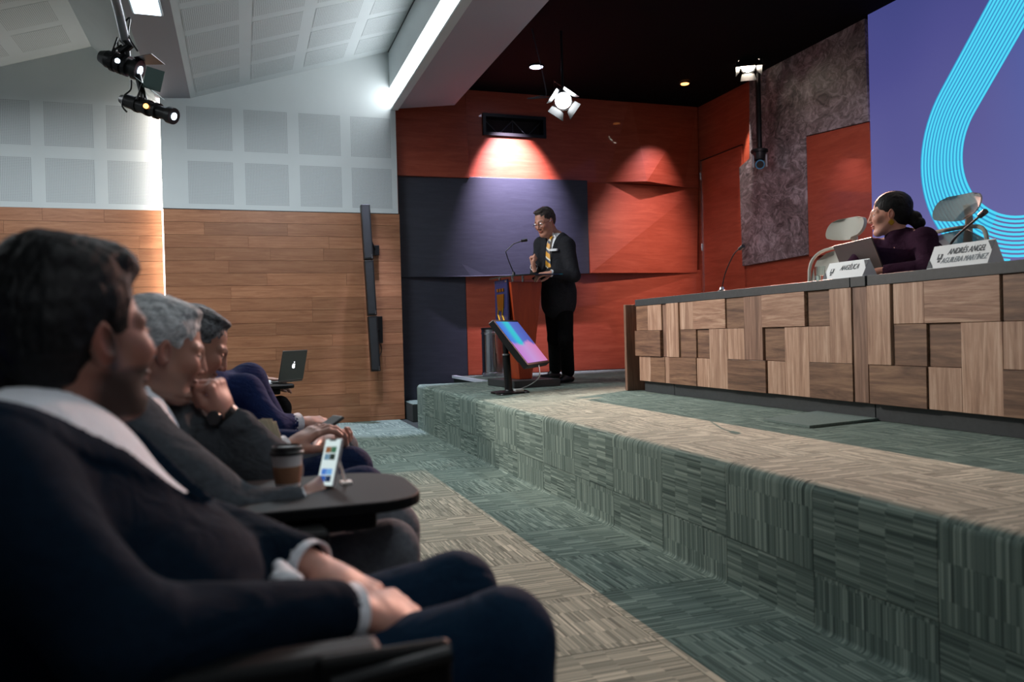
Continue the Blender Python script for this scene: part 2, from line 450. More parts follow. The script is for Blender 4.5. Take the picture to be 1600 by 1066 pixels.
# plaster field cut around the perforated squares
def plaster(parent, x0, x1, y, xs, ztop):
    S = .48; zr = ((2.545, 3.025), (3.152, 3.634))
    mb = MB(); xc = [x0]
    for a in xs: xc += [a, a+S]
    xc.append(x1)
    for k in range(len(xc)-1):
        if xc[k+1] <= xc[k]: continue
        if k % 2 == 0: mb.box((xc[k], y, ZP), (xc[k+1], y+.02, ztop))
        else:
            for za, zb in ((ZP, zr[0][0]), (zr[0][1], zr[1][0]), (zr[1][1], ztop)): mb.box((xc[k], y, za), (xc[k+1], y+.02, zb))
    mb.build('plaster_field', M['white'], parent)
    for a in xs:
        for za, zb in zr: perf_panel(parent, Vector((a, y+.0015, za)), Vector((S, 0, 0)), Vector((0, 0, zb-za)), Vector((0, .01, 0)))
def perf_panel(parent, o0, u, v, d):
    c = o0+u/2+v/2
    vs = [p-c for p in (o0, o0+u, o0+u+v, o0+v, o0+d, o0+u+d, o0+u+v+d, o0+v+d)]
    lu, lv = u.length, v.length
    uv = [(0, 0), (lu, 0), (lu, lv), (0, lv)]*2
    key = (round(lu, 3), round(lv, 3), tuple(round(x, 3) for x in (*u, *v)))
    if key not in _tm:
        me = uvmesh('perforated_panel', [tuple(p) for p in vs], [(0, 1, 2, 3), (7, 6, 5, 4), (0, 4, 5, 1), (1, 5, 6, 2), (2, 6, 7, 3), (3, 7, 4, 0)], uv, M['perf'])
        for p in me.polygons: p.use_smooth = False
        _tm[key] = me
    o = bpy.data.objects.new('perforated_panel', _tm[key]); COL.objects.link(o); o.parent = parent
    o.location = parent_world(parent).inverted() @ c
plaster(wall, -.79, 1.83, YW, [-.52, .085, .69, 1.285], 4.62)
plaster(recess, -6, -.70, 9.72, [-3.16, -2.56, -1.955, -1.35][0:4], 4.62)
box((-.80, YW-.001, ZP-.006), (1.835, YW+.003, ZP+.004)).build('shadow_gap', M['blackmetal'], wall)
s = box((-.788, YW+.02, 0.02), (-.775, YW+.13, 3.75)).build('light_strip', M['slit']); s.location.x -= .012
tag(s, 'bright vertical light strip in the slot of the planked wall', 'light strip')

# ---- white ceiling: folded planes running along the stage, each with perforated squares
ceil = empty('ceiling', (0, 4, 4), kind='structure')
PROF = [(-6, 2.75), (-1.47, 4.26), (-.83, 3.70), (-.47, 3.72), (1.77, 4.44)]
def plane_strip(name, p, q, y0, y1, m, parent, th=.03):
    mb = MB(); mb.prism([(p[0], y0, p[1]), (q[0], y0, q[1]), (q[0], y0, q[1]+th), (p[0], y0, p[1]+th)], (0, y1-y0, 0)); return mb.build(name, m, parent)
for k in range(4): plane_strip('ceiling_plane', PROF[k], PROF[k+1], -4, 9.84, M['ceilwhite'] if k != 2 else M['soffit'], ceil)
def ceil_squares(p, q, s0, nu, y1, ny, pitch=.605):
    p, q = Vector((p[0], 0, p[1])), Vector((q[0], 0, q[1])); d = (q-p).normalized(); nrm = Vector((d.z, 0, -d.x))
    for i in range(nu):
        for j in range(ny):
            o0 = p+d*(s0+i*pitch)+Vector((0, y1-.12-.48-j*pitch, 0))+nrm*.003
            perf_panel(ceil, o0, d*.48, Vector((0, .48, 0)), -nrm*.004)
ceil_squares(PROF[3], PROF[4], .07, 4-1, 9.5, 10)
ceil_squares(PROF[3], PROF[4], .07+3*.605, 1, 9.5, 10)
ceil_squares((PROF[1][0]-.95*2.45, PROF[1][1]-.316*2.45), PROF[1], .0, 4, 9.6, 8)
# soffit beam between hall and stage with its light cove
beam = empty('ceiling_beam', (2.2, 4, 3.8), kind='structure')
mb = MB()
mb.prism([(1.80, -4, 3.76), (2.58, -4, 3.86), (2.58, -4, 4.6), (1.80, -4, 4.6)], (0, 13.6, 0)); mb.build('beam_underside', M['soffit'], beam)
mb = MB(); mb.box((1.765, -4, 4.0), (1.80, 9.56, 4.48)); mb.build('beam_face', M['white'], beam)
mb = MB(); mb.box((1.775, -4, 3.735), (1.86, 9.56, 3.757)); mb.build('cove_lip', M['white'], beam)
mb = MB(); mb.box((1.785, -4, 3.765), (1.799, 9.55, 3.985)); c = mb.build('cove_light', M['led']); tag(c, 'long white glowing light cove along the ceiling beam', 'light strip')
box((1.755, -4, 4.425), (1.77, 9.56, 4.47)).build('groove', M['darkgrey'], beam)
# stage ceiling
sc = box((2.5, -4, ZC), (8, 12, ZC+.05)).build('ceiling_stage', M['blackceil']); tag(sc, kind='structure')

# ---- back wall behind the podium: tilted slabs
bw = empty('wall_back', (4, YB, 0), kind='structure')
box((1.85, YB+.16, 0), (XR+.3, YB+.3, 4.4)).build('wall_core', mat('wall_core_dark', '1c1214', .8), bw)
def slab(name, pts, m, parent, th=.05, axis=1):
    'pts: corner points of the front face in order; thickness goes away from the room'
    mb = MB(); d = (0, th, 0) if axis == 1 else (th, 0, 0); mb.prism(pts, d); return mb.build(name, m, parent, bevel=.003)
def Y(px, py, y): return onplane(px, py, 1, y)
y0 = YB+.08
A = slab('red_slab', [(1.86, y0-.10, 3.0), (2.80, y0-.10, 3.0), (2.80, y0-.02, 4.2), (1.86, y0-.02, 4.2)], M['orange'], bw, .09)
# upper middle slab with the vent opening: four pieces read as one slab
vx0, vx1, vz0, vz1 = 3.03, 3.86, 3.59, 3.83
mb = MB()
for (xa, xb, za, zb) in ((2.80, vx0, 3.02, 4.2), (vx1, 5.15, 3.02, 4.2), (vx0, vx1, 3.02, vz0), (vx0, vx1, vz1, 4.2)):
    mb.box((xa, y0-.04, za), (xb, y0+.04, zb))
mb.build('red_slab', M['orange'], bw)
mb = MB()
pA, pB, pC = Vector((4.74, y0-.041, 3.03)), Vector((5.28, y0-.20, 3.03)), Vector((5.95, y0-.045, 3.0))
top = [Vector((5.15, y0-.041, 4.2)), Vector((6.2, y0-.041, 4.2))]
mb.add([pA, pB, pC, top[0], top[1], Vector((6.2, y0-.03, 3.0)), pA+Vector((0, .12, 0)), pC+Vector((0, .12, 0)), Vector((6.2, y0+.08, 3.0)), Vector((6.2, y0+.08, 4.2)), Vector((4.74, y0+.06, 4.2))],
       [(0, 1, 3), (1, 2, 4, 3), (2, 5, 4), (0, 6, 7, 1), (1, 7, 2), (2, 7, 8, 5)])
mb.build('folded_red_slab', M['orange'], bw)
slab('navy_slab', [(1.86, y0-.03, 1.74), (2.80, y0-.14, 1.74), (4.42, y0-.14, 1.78), (4.42, y0-.14, 3.02), (1.86, y0-.03, 3.02)][0:5], M['navy'], bw, .06)
slab('navy_slab', [(1.86, y0, 0), (2.74, y0, 0), (2.74, y0, 1.80), (1.86, y0, 1.80)], M['navy'], bw, .08)
slab('orange_slab', [(2.745, y0, HS), (XR+.05, y0, HS), (XR+.05, y0, 1.84), (2.745, y0, 1.84)], M['orange'], bw, .08)
mb = MB()
mb.add([(4.425, y0-.17, 1.785), (6.15, y0-.01, 1.80), (6.2, y0-.01, 3.0), (4.425, y0-.05, 3.02), (4.425, y0+.05, 1.785), (6.15, y0+.05, 1.80), (6.2, y0+.05, 3.0), (4.425, y0+.05, 3.02)],
       [(0, 1, 2, 3), (0, 4, 5, 1), (0, 3, 7, 4), (3, 2, 6, 7), (1, 5, 6, 2)])
mb.build('orange_slab', M['orange'], bw)
# vent in the back wall
v = empty('wall_vent', (3.44, y0, 3.59), 'black framed vent opening with crossed struts high in the red wall', 'vent')
mb = MB()
for a, b in (((vx0-.02, vz0-.02), (vx1+.02, vz0+.02)), ((vx0-.02, vz1-.02), (vx1+.02, vz1+.02))): mb.box((a[0], y0-.07, a[1]), (b[0], y0+.1, b[1]))
for x in (vx0, vx1): mb.box((x-.02, y0-.069, vz0), (x+.02, y0+.1, vz1))
mb.build('frame', M['black'], v)
box((vx0, y0+.09, vz0), (vx1, y0+.10, vz1)).build('backing', M['black'], v)
xs_ = [vx0+.02+i*(vx1-vx0-.04)/4 for i in range(5)]
steel = mat('strut_steel', '5a5d66', .35, .8)
for i in range(4):
    za, zb = (vz0+.02, vz1-.03) if i % 2 else (vz1-.03, vz0+.02)
    MB().tube([(xs_[i], y0+.03, za), (xs_[i+1], y0+.03, zb)], .006).build('strut', steel, v)
MB().tube([(xs_[2], y0+.03, vz0+.02), (xs_[2], y0+.03, vz1-.02)], .006).build('strut', steel, v)

# ---- stage rear wall (runs along the stage)
rw = empty('wall_right', (XR, 5, 0), kind='structure')
box((XR+.01, -4, 0), (XR+.15, YB+.3, 4.4)).build('wall_core', M['orange'], rw)
def SX(px, py): return onplane(px, py, 0, XR)
# door leaf
dr = empty('door_1', (XR, 9.2, HS), kind='structure')
box((XR-.012, 8.80, HS), (XR+.012, 9.76, 3.36)).build('door_leaf', M['orange'], dr, bevel=.002)
MB().box((XR-.02, 9.75, HS), (XR+.01, 9.785, 3.36)).build('door_edge', M['chrome'], dr)
MB().box((XR-.018, 8.80, 3.36), (XR+.01, 9.785, 3.372)).build('door_head', M['blackmetal'], dr)
for z in (1.0, 2.1, 3.1): MB().cyl((XR-.028, 9.765, z), (XR-.028, 9.765, z+.1), .012).build('hinge', M['chrome'], dr)
def rslab(name, ring, m, dx):
    mb = MB(); mb.prism([Vector((XR-dx, p.y, p.z)) for p in ring], (dx, 0, 0)); return mb.build(name, m, rw, bevel=.003)
fur = [SX(1176, 104), SX(1177, 250), SX(1162, 262), SX(1166, 416), SX(1292, 394), SX(1268, 398), SX(1265, 213), SX(1364, 190)]
fur = [SX(1190, 88), SX(1177, 120), SX(1177, 248), SX(1161, 262), SX(1166, 416), SX(1269, 398), SX(1265, 213), SX(1364, 190), SX(1358, 30)]
rslab('mottled_slab', fur, M['fur'], .06)
rslab('orange_slab', [SX(1265.5, 214), SX(1269.5, 402), SX(1374, 385), SX(1364, 191)], M['orange'], .05)
# LED screen
SCX = 6.1
scr = empty('led_screen', (SCX, 4.5, 1.5), 'huge purple blue display wall with a looped band of cyan stripes', 'screen')
def screen_mat():
    N = NT('screen_image'); N.t.nodes.remove(N.b)
    tc = N.n('ShaderNodeTexCoord'); sp = N.n('ShaderNodeSeparateXYZ'); N.l(tc.outputs['Object'], sp.inputs[0])
    no = N.n('ShaderNodeTexNoise', Scale=.7, Detail=1.0); N.l(tc.outputs['Object'], no.inputs[0])
    f = N.math('ADD', N.math('MULTIPLY', sp.outputs[2], .30), N.math('MULTIPLY', no.outputs[0], .35))
    c1 = N.ramp(f, ((.1, '6c6ba2'), (.45, '605f96'), (.8, '4c4c88'), (1.0, '40447e')))
    # blue glow to the right of the picture
    g = N.math('MULTIPLY', N.math('MULTIPLY', N.math('SUBTRACT', 1.35, sp.outputs[1]), .55, True), N.math('MULTIPLY', sp.outputs[2], .40, True), True)
    mx = N.n('ShaderNodeMix', data_type='RGBA'); N.l(g, mx.inputs[0]); N.l(c1, mx.inputs[6]); mx.inputs[7].default_value = (*lin('3f78c8'), 1)
    e = N.n('ShaderNodeEmission', Strength=1.0); N.l(mx.outputs[2], e.inputs[0]); N.l(e.outputs[0], N.t.nodes['Material Output'].inputs[0])
    return N.m
box((SCX, 1.2, 1.49), (SCX+.06, 6.49, ZC)).build('display', screen_mat(), scr)
box((SCX+.005, 1.2, 1.475), (SCX+.09, 6.5, 1.489)).build('lower_edge', M['blackmetal'], scr)
cyan = emis('screen_cyan_line', '4fd4f2', 1.0); teal = emis('screen_teal_band', '3a92c4', 1.0)
cyc, czc, rin, rout, ns = 4.82, 2.45, .585, 1.05, 13
def loop_pts(r):
    pts = []; a0 = math.atan2(.643, .766)
    p0 = Vector((cyc+r*math.cos(a0), czc+r*math.sin(a0))); d = Vector((-.643, .766))
    L = (ZC-.005-p0.y)/.766
    pts.append(p0+d*L); pts.append(p0)
    n = 30
    for k in range(1, n+1):
        a = a0-(a0+PI/2)*k/n; pts.append(Vector((cyc+r*math.cos(a), czc+r*math.sin(a))))
    pts.append(Vector((1.3, czc-r))); return [p for p in pts]
def ribbon(name, r0, r1, x, m):
    a, b = loop_pts(r0), loop_pts(r1); vs = []; fs = []
    for p, q in zip(a, b): vs += [(x, p.x, p.y), (x, q.x, q.y)]
    keep = []
    for i in range(len(a)-1):
        if min(a[i].y, a[i+1].y, b[i].y, b[i+1].y) <= 1.492: break
        fs.append((2*i, 2*i+1, 2*i+3, 2*i+2))
    if not fs: return
    return MB().add(vs[:max(max(f_) for f_ in fs)+1], fs).build(name, m, scr)
ribbon('printed_band', rin, rout, SCX-.0015, teal)
for k in range(ns):
    r = rin+(rout-rin)*(k+.08)/ns; ribbon('screen_stripe', r, r+(rout-rin)/ns*.58, SCX-.003, cyan)

# walls that close the hall behind the camera
tag(box((-6, -4.1, 0), (8, -4, 4.7)).build('wall_front', M['white']), kind='structure')
tag(box((-6.1, -4, 0), (-6, 9.8, 4.7)).build('wall_side', M['white']), kind='structure')
# ================================================================== STAGE FURNITURE
XD = 3.2                                # front plane of the panel desk
desk = empty('panel_desk', (XD+.35, 4.3, HS), 'long walnut block fronted conference desk with charcoal top and plinth', 'desk')
def dy(px):
    lo, hi = 1.2, 9.
    for _ in range(50):
        mid = (lo+hi)/2; v = Vector((XD, mid, .9))-CAM
        if 800+FPX*v.dot(RT)/v.dot(FW) > px: lo = mid
        else: hi = mid
    return lo
def zx(x): return dy(960+x/2.5)
Z0, Z1, Z2, Z3 = .572, .783, .997, 1.207
def panel(xa, xb, ra, rb, m, proud):
    'block between two zoom columns; rows counted from the top'
    zt = (Z3, Z2, Z1)[ra]; zb = (Z2, Z1, Z0)[rb]
    ya, yb = zx(xa), zx(xb)
    MB().box((XD-proud*.55, min(ya, yb)+.001, zb+.001), (XD+.03, max(ya, yb)-.001, zt-.001)).build('panel_block', M[m], desk, bevel=.0015, seg=1)
P_ = [  # end unit
 (90, 134, 0, 0, 'walnut_hd', .010), (134, 188, 0, 0, 'walnut_v', .010), (88, 187, 1, 1, 'walnut_hd', .035), (97, 140, 2, 2, 'walnut_v', .006), (140, 196, 2, 2, 'walnut_hd', .006),
 (189, 209, 0, 1, 'walnut_vd', -.008), (196, 216, 2, 2, 'walnut_v', 0.0),
 # first long unit
 (210, 258, 0, 1, 'walnut_v', .028), (260, 312, 0, 0, 'walnut_v', .010), (312, 439, 0, 0, 'walnut_h', .014), (260, 321, 1, 1, 'walnut_hd', .006), (321, 373, 1, 1, 'walnut_hd', -.014),
 (373, 444, 1, 2, 'walnut_v', .010), (216, 321, 2, 2, 'walnut_hd', .018), (322, 373, 2, 2, 'walnut_v', .008),
 (441, 510, 0, 0, 'walnut_hd', .000), (510, 582, 0, 1, 'walnut_vd', .010), (583, 752, 0, 0, 'walnut_h', .022), (755, 846, 0, 0, 'walnut_hd', -.012), (847, 933, 0, 1, 'walnut_v', .016),
 (444, 510, 1, 1, 'walnut_v', .008), (586, 667, 1, 1, 'walnut_hd', -.012), (667, 762, 1, 2, 'walnut_v', .008), (762, 847, 1, 1, 'walnut_v', .010),
 (444, 594, 2, 2, 'walnut_hd', .022), (597, 667, 2, 2, 'walnut_v', .004), (763, 934, 2, 2, 'walnut_hd', .018), (935, 991, 0, 2, 'walnut_vd', .004),
 # second long unit
 (998, 1090, 0, 1, 'walnut_v', .030), (1095, 1216, 0, 0, 'walnut_v', .010), (1216, 1515, 0, 0, 'walnut_h', .014), (1092, 1223, 1, 1, 'walnut_hd', .006), (1225, 1357, 1, 1, 'walnut_hd', -.014),
 (1357, 1521, 1, 2, 'walnut_v', .010), (998, 1223, 2, 2, 'walnut_hd', .020), (1225, 1357, 2, 2, 'walnut_v', .006),
 (1521, 1700, 0, 0, 'walnut_hd', .000), (1521, 1700, 1, 1, 'walnut_v', .010), (1521, 1990, 2, 2, 'walnut_hd', .022), (1700, 1990, 0, 1, 'walnut_vd', .010)]
for p in P_: panel(*p)
ye, yj, yk = zx(90), zx(994), zx(1990)
MB().box((XD+.03, yk, Z0), (XD+.05, ye, Z3)).build('carcass', M['black'], desk)
for a, b in ((zx(215)+.004, ye-.05), (yj+.004, zx(215)-.004), (yk, yj-.004)):
    MB().box((XD+.035, min(a, b), HS), (XD+.06, max(a, b), Z0+.004)).build('plinth', M['darkgrey'], desk)
for a, b in ((zx(932)+.004, ye+.005), (zx(992)+.002, zx(932)-.002), (yk, zx(998)-.002)):
    MB().box((XD-.012, min(a, b), Z3), (XD+.62, max(a, b), 1.262)).build('worktop', M['darkgrey'], desk, bevel=.002)
MB().box((XD-.05, zx(67)-.0, HS), (XD+.60, zx(67)+.04, 1.225)).build('end_panel', M['walnut_vd'], desk, bevel=.002)
MB().box((XD+.56, yk, HS+.3), (XD+.60, ye, 1.19)).build('modesty_board', M['walnut_vd'], desk)
for y in (ye-.1, yj, yk+.02): MB().box((XD+.06, y-.02, HS), (XD+.56, y+.02, 1.205)).build('support_panel', M['walnut_vd'], desk)
ZT = 1.262
# loose carpet square lying in front of the desk
mt = MB(); q = [onplane(x, y, 2, HS) for x, y in ((1193, 658), (1265, 669), (1372, 657), (1278, 645))]
mt.prism(q, (0, 0, .012)); mo = mt.build('loose_carpet_square', mat('green_carpet_mat', '6c7a74', .95, vary=.2, scale=60, stretch=(1, 8, 1)))
tag(mo, 'loose green carpet square lying on the stage before the desk', 'mat')

# ---- lectern
LX, LY = 2.62, 7.47
lec = empty('lectern', (LX, LY, HS), 'orange wooden lectern with glass top and dark base plate', 'lectern')
fx = Vector((-.93, -.36, 0)).normalized(); fy = Vector((-fx.y, fx.x, 0))      # front direction, sideways
fx = Vector((-1, -.12, 0)).normalized(); fy = Vector((-fx.y, fx.x, 0))
def LP(f, s_, z): return Vector((LX, LY, 0))+fx*f+fy*s_+Vector((0, 0, z))
mb = MB(); mb.obox(LP(-.02, 0, HS+.035), fx, fy, (0, 0, 1), .50, .62, .07); mb.build('base_plate', M['darkgrey'], lec, bevel=.004)
def frus(f0, f1, w0, F0, F1, w1, z0, z1):
    return MB().add([LP(f0, -w0, z0), LP(f1, -w0, z0), LP(f1, w0, z0), LP(f0, w0, z0), LP(F0, -w1, z1), LP(F1, -w1, z1), LP(F1, w1, z1), LP(F0, w1, z1)],
                    [(0, 3, 2, 1), (4, 5, 6, 7), (0, 1, 5, 4), (1, 2, 6, 5), (2, 3, 7, 6), (3, 0, 4, 7)])
lwood = wood('lectern_wood', '8f3215', 'a03a18', 'ad441e', (9, 9, 1), 1.6, .4, 5, .02, .9, .03)
frus(.08, -.06, .12, .18, -.16, .19, HS+.07, 1.50).build('pedestal', lwood, lec, bevel=.006)
mb = MB(); mb.obox(LP(.190, 0, 1.30), fx, fy, (0, 0, 1), .02, .29, .46); pl = mb.build('emblem_plate', mat('deep_blue_plate', '1c2550', .3), lec, bevel=.004)
# golden crest: three small studs over an upright figure with two legs
mb = MB(); g0 = LP(.204, 0, 1.31)
def GP(s_, z): return g0+fy*s_+Vector((0, 0, z))
for s_ in (-.06, 0, .06): mb.obox(GP(s_, .12), fx, fy, (0, 0, 1), .012, .035, .03)
mb.prism([GP(-.08, .08)-fx*.004, GP(.08, .08)-fx*.004, GP(.07, -.05)-fx*.004, GP(0, -.09)-fx*.004, GP(-.07, -.05)-fx*.004], fx*.01)
mb.tube([GP(-.05, -.05), GP(-.07, -.12), GP(-.02, -.2)], .010); mb.tube([GP(.05, -.05), GP(.03, -.13), GP(.08, -.2)], .010)
mb.build('crest', M['brass'], lec)
for s_ in (-.13, .13):
    for z in (1.09, 1.51): MB().cyl(LP(.199, s_, z), LP(.210, s_, z), .010, n=12).build('plate_screw', M['chrome'], pl)
lc = MB(); n = 18; ring = []
for i in range(n):                      # curved glass desk top
    a = 2*PI*i/n; ring.append(LP(-.13+.38*math.copysign(abs(math.cos(a))**.6, math.cos(a)), .36*math.copysign(abs(math.sin(a))**.6, math.sin(a)), 1.557-.012*math.cos(a)))
lc.prism(ring, (0, 0, .012)); lc.build('glass_top', mat('dark_tinted_glass', '3c4a48', .06, trans=.6), lec)
for f in (.14, -.12):
    for s_ in (-.15, .15): MB().cyl(LP(f, s_, 1.485), LP(f, s_, 1.56), .013, n=12).build('standoff', M['chrome'], lec)
# gooseneck on the lectern
gm = empty('gooseneck_microphone', LP(.18, .18, 1.565), 'thin black gooseneck microphone standing on the lectern glass', 'microphone')
b0 = onplane(780, 420, 1, 7.5); b0 = LP(.16, .22, 1.562)
tip = onplane(818, 376, 1, b0.y-.1); mid = onplane(790, 393, 1, b0.y)
MB().cyl(b0, b0+Vector((0, 0, .03)), .018, .012).build('base', M['black'], gm)
MB().tube([b0+Vector((0, 0, .02)), b0.lerp(mid, .6)+Vector((-.006, 0, .01)), mid, mid.lerp(tip, .5)+Vector((-.01, 0, .02)), tip], .005).build('neck', M['black'], gm)
MB().cyl(tip-Vector((.02, 0, .004)), tip+Vector((.035, 0, .006)), .013, .015, n=12).build('capsule', M['black'], gm, smooth=True)
# papers on the lectern
pp = MB(); c = LP(-.16, -.02, 1.575); pp.obox(c, fx, fy, (0, 0, 1), .22, .30, .005); tag(pp.build('paper_sheets', mat('white_paper', 'e8e8e4', .8)), 'white sheets of paper lying open on the lectern glass', 'paper')

# ---- confidence monitor on its stand
mb0 = onplane(795, 614, 2, HS)
mon = empty('stage_monitor', mb0, 'black tilted stage monitor on a pole showing a blue and pink picture', 'monitor')
MB().lathe([(.16, 0), (.16, .012), (.04, .022), (.035, .03)], mb0).build('base_disc', M['black'], mon)
pole_top = mb0+Vector((-.02, .03, .62))
MB().cyl(mb0+Vector((0, 0, .02)), mb0+Vector((-.01, .02, .34)), .034, n=16).build('lower_pole', M['black'], mon, smooth=True)
MB().cyl(mb0+Vector((-.01, .02, .33)), pole_top, .025, n=16).build('upper_pole', M['blackmetal'], mon, smooth=True)
MB().cyl(mb0+Vector((-.01, .02, .33)), mb0+Vector((-.01, .02, .345)), .038, n=16).build('collar', M['chrome'], mon)
cp = [W(768, 498, 7.0), None, None, None]
ph = R_(37); nf = Vector((math.cos(ph), -math.sin(ph), 0)); hz = Vector((math.sin(ph), math.cos(ph), 0))
TL0 = W(770, 499, 6.72); tl_ = 50
dn = (nf*math.cos(R_(52))+Vector((0, 0, -math.sin(R_(52)))))
MW, MH = .66, .50
nrm = hz.cross(dn).normalized(); nrm = nrm if nrm.dot(CAM-TL0) > 0 else -nrm
cen = TL0+hz*MW/2+dn*MH/2
mb = MB(); mb.obox(cen-nrm*.03, hz, dn, nrm, MW, MH, .055); mb.build('casing', M['black'], mon, bevel=.008)
mb = MB(); mb.obox(cen-nrm*.075, hz, dn, nrm, MW*.6, MH*.6, .05); mb.build('rear_box', M['black'], mon, bevel=.01)
mb = MB(); mb.obox(cen+nrm*.0, hz, dn, nrm, MW-.05, MH-.05, .002)
def mon_mat():
    N = NT('monitor_image'); N.t.nodes.remove(N.b)
    tc = N.n('ShaderNodeTexCoord'); sp = N.n('ShaderNodeSeparateXYZ'); N.l(tc.outputs['UV'], sp.inputs[0])
    no = N.n('ShaderNodeTexNoise', Scale=3.0, Detail=2.0); N.l(tc.outputs['UV'], no.inputs[0])
    v = N.math('ADD', sp.outputs[1], N.math('MULTIPLY', N.math('SUBTRACT', no.outputs[0], .5), .25))
    u = N.math('ADD', sp.outputs[0], N.math('MULTIPLY', sp.outputs[1], .1))
    top = N.ramp(u, ((.0, '4a6fd8'), (.22, '4f8fe0'), (.38, '3ec8d0'), (.50, '45c0dc'), (.58, '5a74cc'), (1, '5660b4')))
    bot = N.ramp(u, ((0, 'c47ad0'), (.5, 'c89ad8'), (1, 'd684b8')))
    mx = N.n('ShaderNodeMix', data_type='RGBA'); N.l(N.math('MULTIPLY', N.math('SUBTRACT', v, .50), 14, True), mx.inputs[0]); N.l(top, mx.inputs[6]); N.l(bot, mx.inputs[7])
    e = N.n('ShaderNodeEmission', Strength=.9); N.l(mx.outputs[2], e.inputs[0]); N.l(e.outputs[0], N.t.nodes['Material Output'].inputs[0]); return N.m
o = mb.build('screen', mon_mat(), mon)
uv = o.data.uv_layers.new(name='UVMap')
for lp in o.data.loops:
    p = o.data.vertices[lp.vertex_index].co + parent_world(o).to_translation()
    r = p-TL0; uv.data[lp.index].uv = ((r.dot(hz))/MW, r.dot(dn)/MH)
MB().tube([pole_top-Vector((0, 0, .05)), cen-nrm*.09], .02).build('tilt_arm', M['black'], mon)
# cables
cab = MB(); p1 = W(842, 571, 6.9); p2 = onplane(835, 595, 2, HS+.1); p3 = onplane(815, 611, 2, HS+.01); p4 = onplane(800, 613, 2, HS+.02)
def bez(ps, n=24):
    out = []
    for i in range(len(ps)-1):
        a = ps[max(i-1, 0)]; b = ps[i]; c = ps[i+1]; d = ps[min(i+2, len(ps)-1)]
        for k in range(n//(len(ps)-1)+1):
            t = k/(n//(len(ps)-1)+1)
            out.append(.5*((2*b)+(c-a)*t+(2*a-5*b+4*c-d)*t*t+(3*b-a-3*c+d)*t**3))
    out.append(ps[-1]); return out
cab.tube(bez([p1, W(842, 590, 6.8), onplane(825, 603, 2, HS+.02), onplane(800, 612, 2, HS+.008)]), .005, 6)
tag(cab.build('cable', mat('grey_cable', '9a9a98', .6), smooth=True), 'thin grey cable hanging from the stage monitor to the carpet', 'cable')
cab = MB(); cab.tube(bez([onplane(x, y, 2, HS+.008) for x, y in ((800, 616), (783, 617), (774, 614), (783, 611), (800, 612), (826, 613), (818, 610), (800, 611))], 48), .006, 6)
tag(cab.build('cable', M['black'], smooth=True), 'black cable coiled on the carpet around the monitor base', 'cable')
pb = MB(); c = onplane(812, 614, 2, HS); pb.box((c.x-.05, c.y-.03, HS), (c.x+.03, c.y+.03, HS+.035)); tag(pb.build('power_adapter', mat('white_plastic', 'd8d8d4', .5), bevel=.004), 'small white plug adapter lying beside the monitor base', 'adapter')

# ---- chrome waste bin by the navy wall
bc = onplane(769, 585, 2, HS); bc.y = 9.45; bc.x = onplane(769, 500, 1, 9.45).x
bn = empty('waste_bin', (bc.x, bc.y, HS), 'tall cylindrical chrome waste bin against the orange wall behind the lectern', 'bin')
c = (bc.x, bc.y, HS)
MB().lathe([(.14, 0), (.14, .58), (.135, .58)], c, 32).build('drum', mat('bin_steel', 'b4b4ba', .16, 1), bn, smooth=True)
for z in (.02, .52): MB().lathe([(.142, z), (.146, z+.005), (.146, z+.025), (.142, z+.03)], c, 32).build('band', M['chrome'], bn, smooth=True)
MB().lathe([(.135, .575), (.143, .58), (.143, .60), (.10, .605), (.10, .59)], c, 32).build('rim', M['black'], bn)

# ---- column loudspeaker on the planked wall
ct = onplane(570, 320, 1, 9.38); cb = onplane(587, 581, 1, 9.30)
cs = empty('column_loudspeaker', (cb.x, cb.y, cb.z), 'slim black column loudspeaker mounted upright on the planked wall', 'loudspeaker')
ax = (ct-cb).normalized(); px_ = Vector((1, 0, 0)); px_ = (px_-ax*px_.dot(ax)).normalized(); py_ = ax.cross(px_)
L3 = (ct-cb).length
def CS(t, x=0, y=0): return cb+(ct-cb)*t+px_*x+py_*y
for k in range(3):
    mb = MB(); mb.obox(CS((k+.5)/3), px_, py_, ax, .105, .10, L3/3-.008); seg_ = mb.build('cabinet', M['black'], cs, bevel=.006)
    mb = MB(); mb.obox(CS((k+.5)/3, -.005, .0), px_, py_, ax, .08, .108, L3/3-.05); mb.build('grille', mat('speaker_grille', '17181a', .7, bump=.5, scale=400) if k == 0 else bpy.data.materials['speaker_grille'], cs)
    mb = MB(); mb.obox(CS((k+.06)/3, .035, -.052), px_, py_, ax, .012, .004, .05); mb.build('badge', M['chrome'], cs)
for z0_, px0 in ((.735, 588), (.25, 596)):
    c = CS(z0_); w = onplane(px0, 0, 1, 9.5).x
    mb = MB(); mb.box((c.x+.07, 9.50, c.z-.06), (c.x+.16, 9.55, c.z+.06)) if z0_ > .5 else mb.box((c.x+.02, 9.47, c.z-.16), (c.x+.14, 9.55, c.z+.16)); mb.build('bracket', M['blackmetal'], cs, bevel=.003)
    MB().tube([c+Vector((.03, .03, .15 if z0_ > .5 else 0)), Vector((c.x+.11, 9.52, c.z))], .012).build('bracket_arm', M['blackmetal'], cs)
MB().tube(bez([CS(.2, .04)+Vector((0, .05, 0)), CS(.14, .1)+Vector((0, .08, 0)), CS(.1, .08)+Vector((0, .08, 0)), CS(.07, .04)+Vector((0, .05, 0))]), .005, 6).build('cord', M['black'], cs)
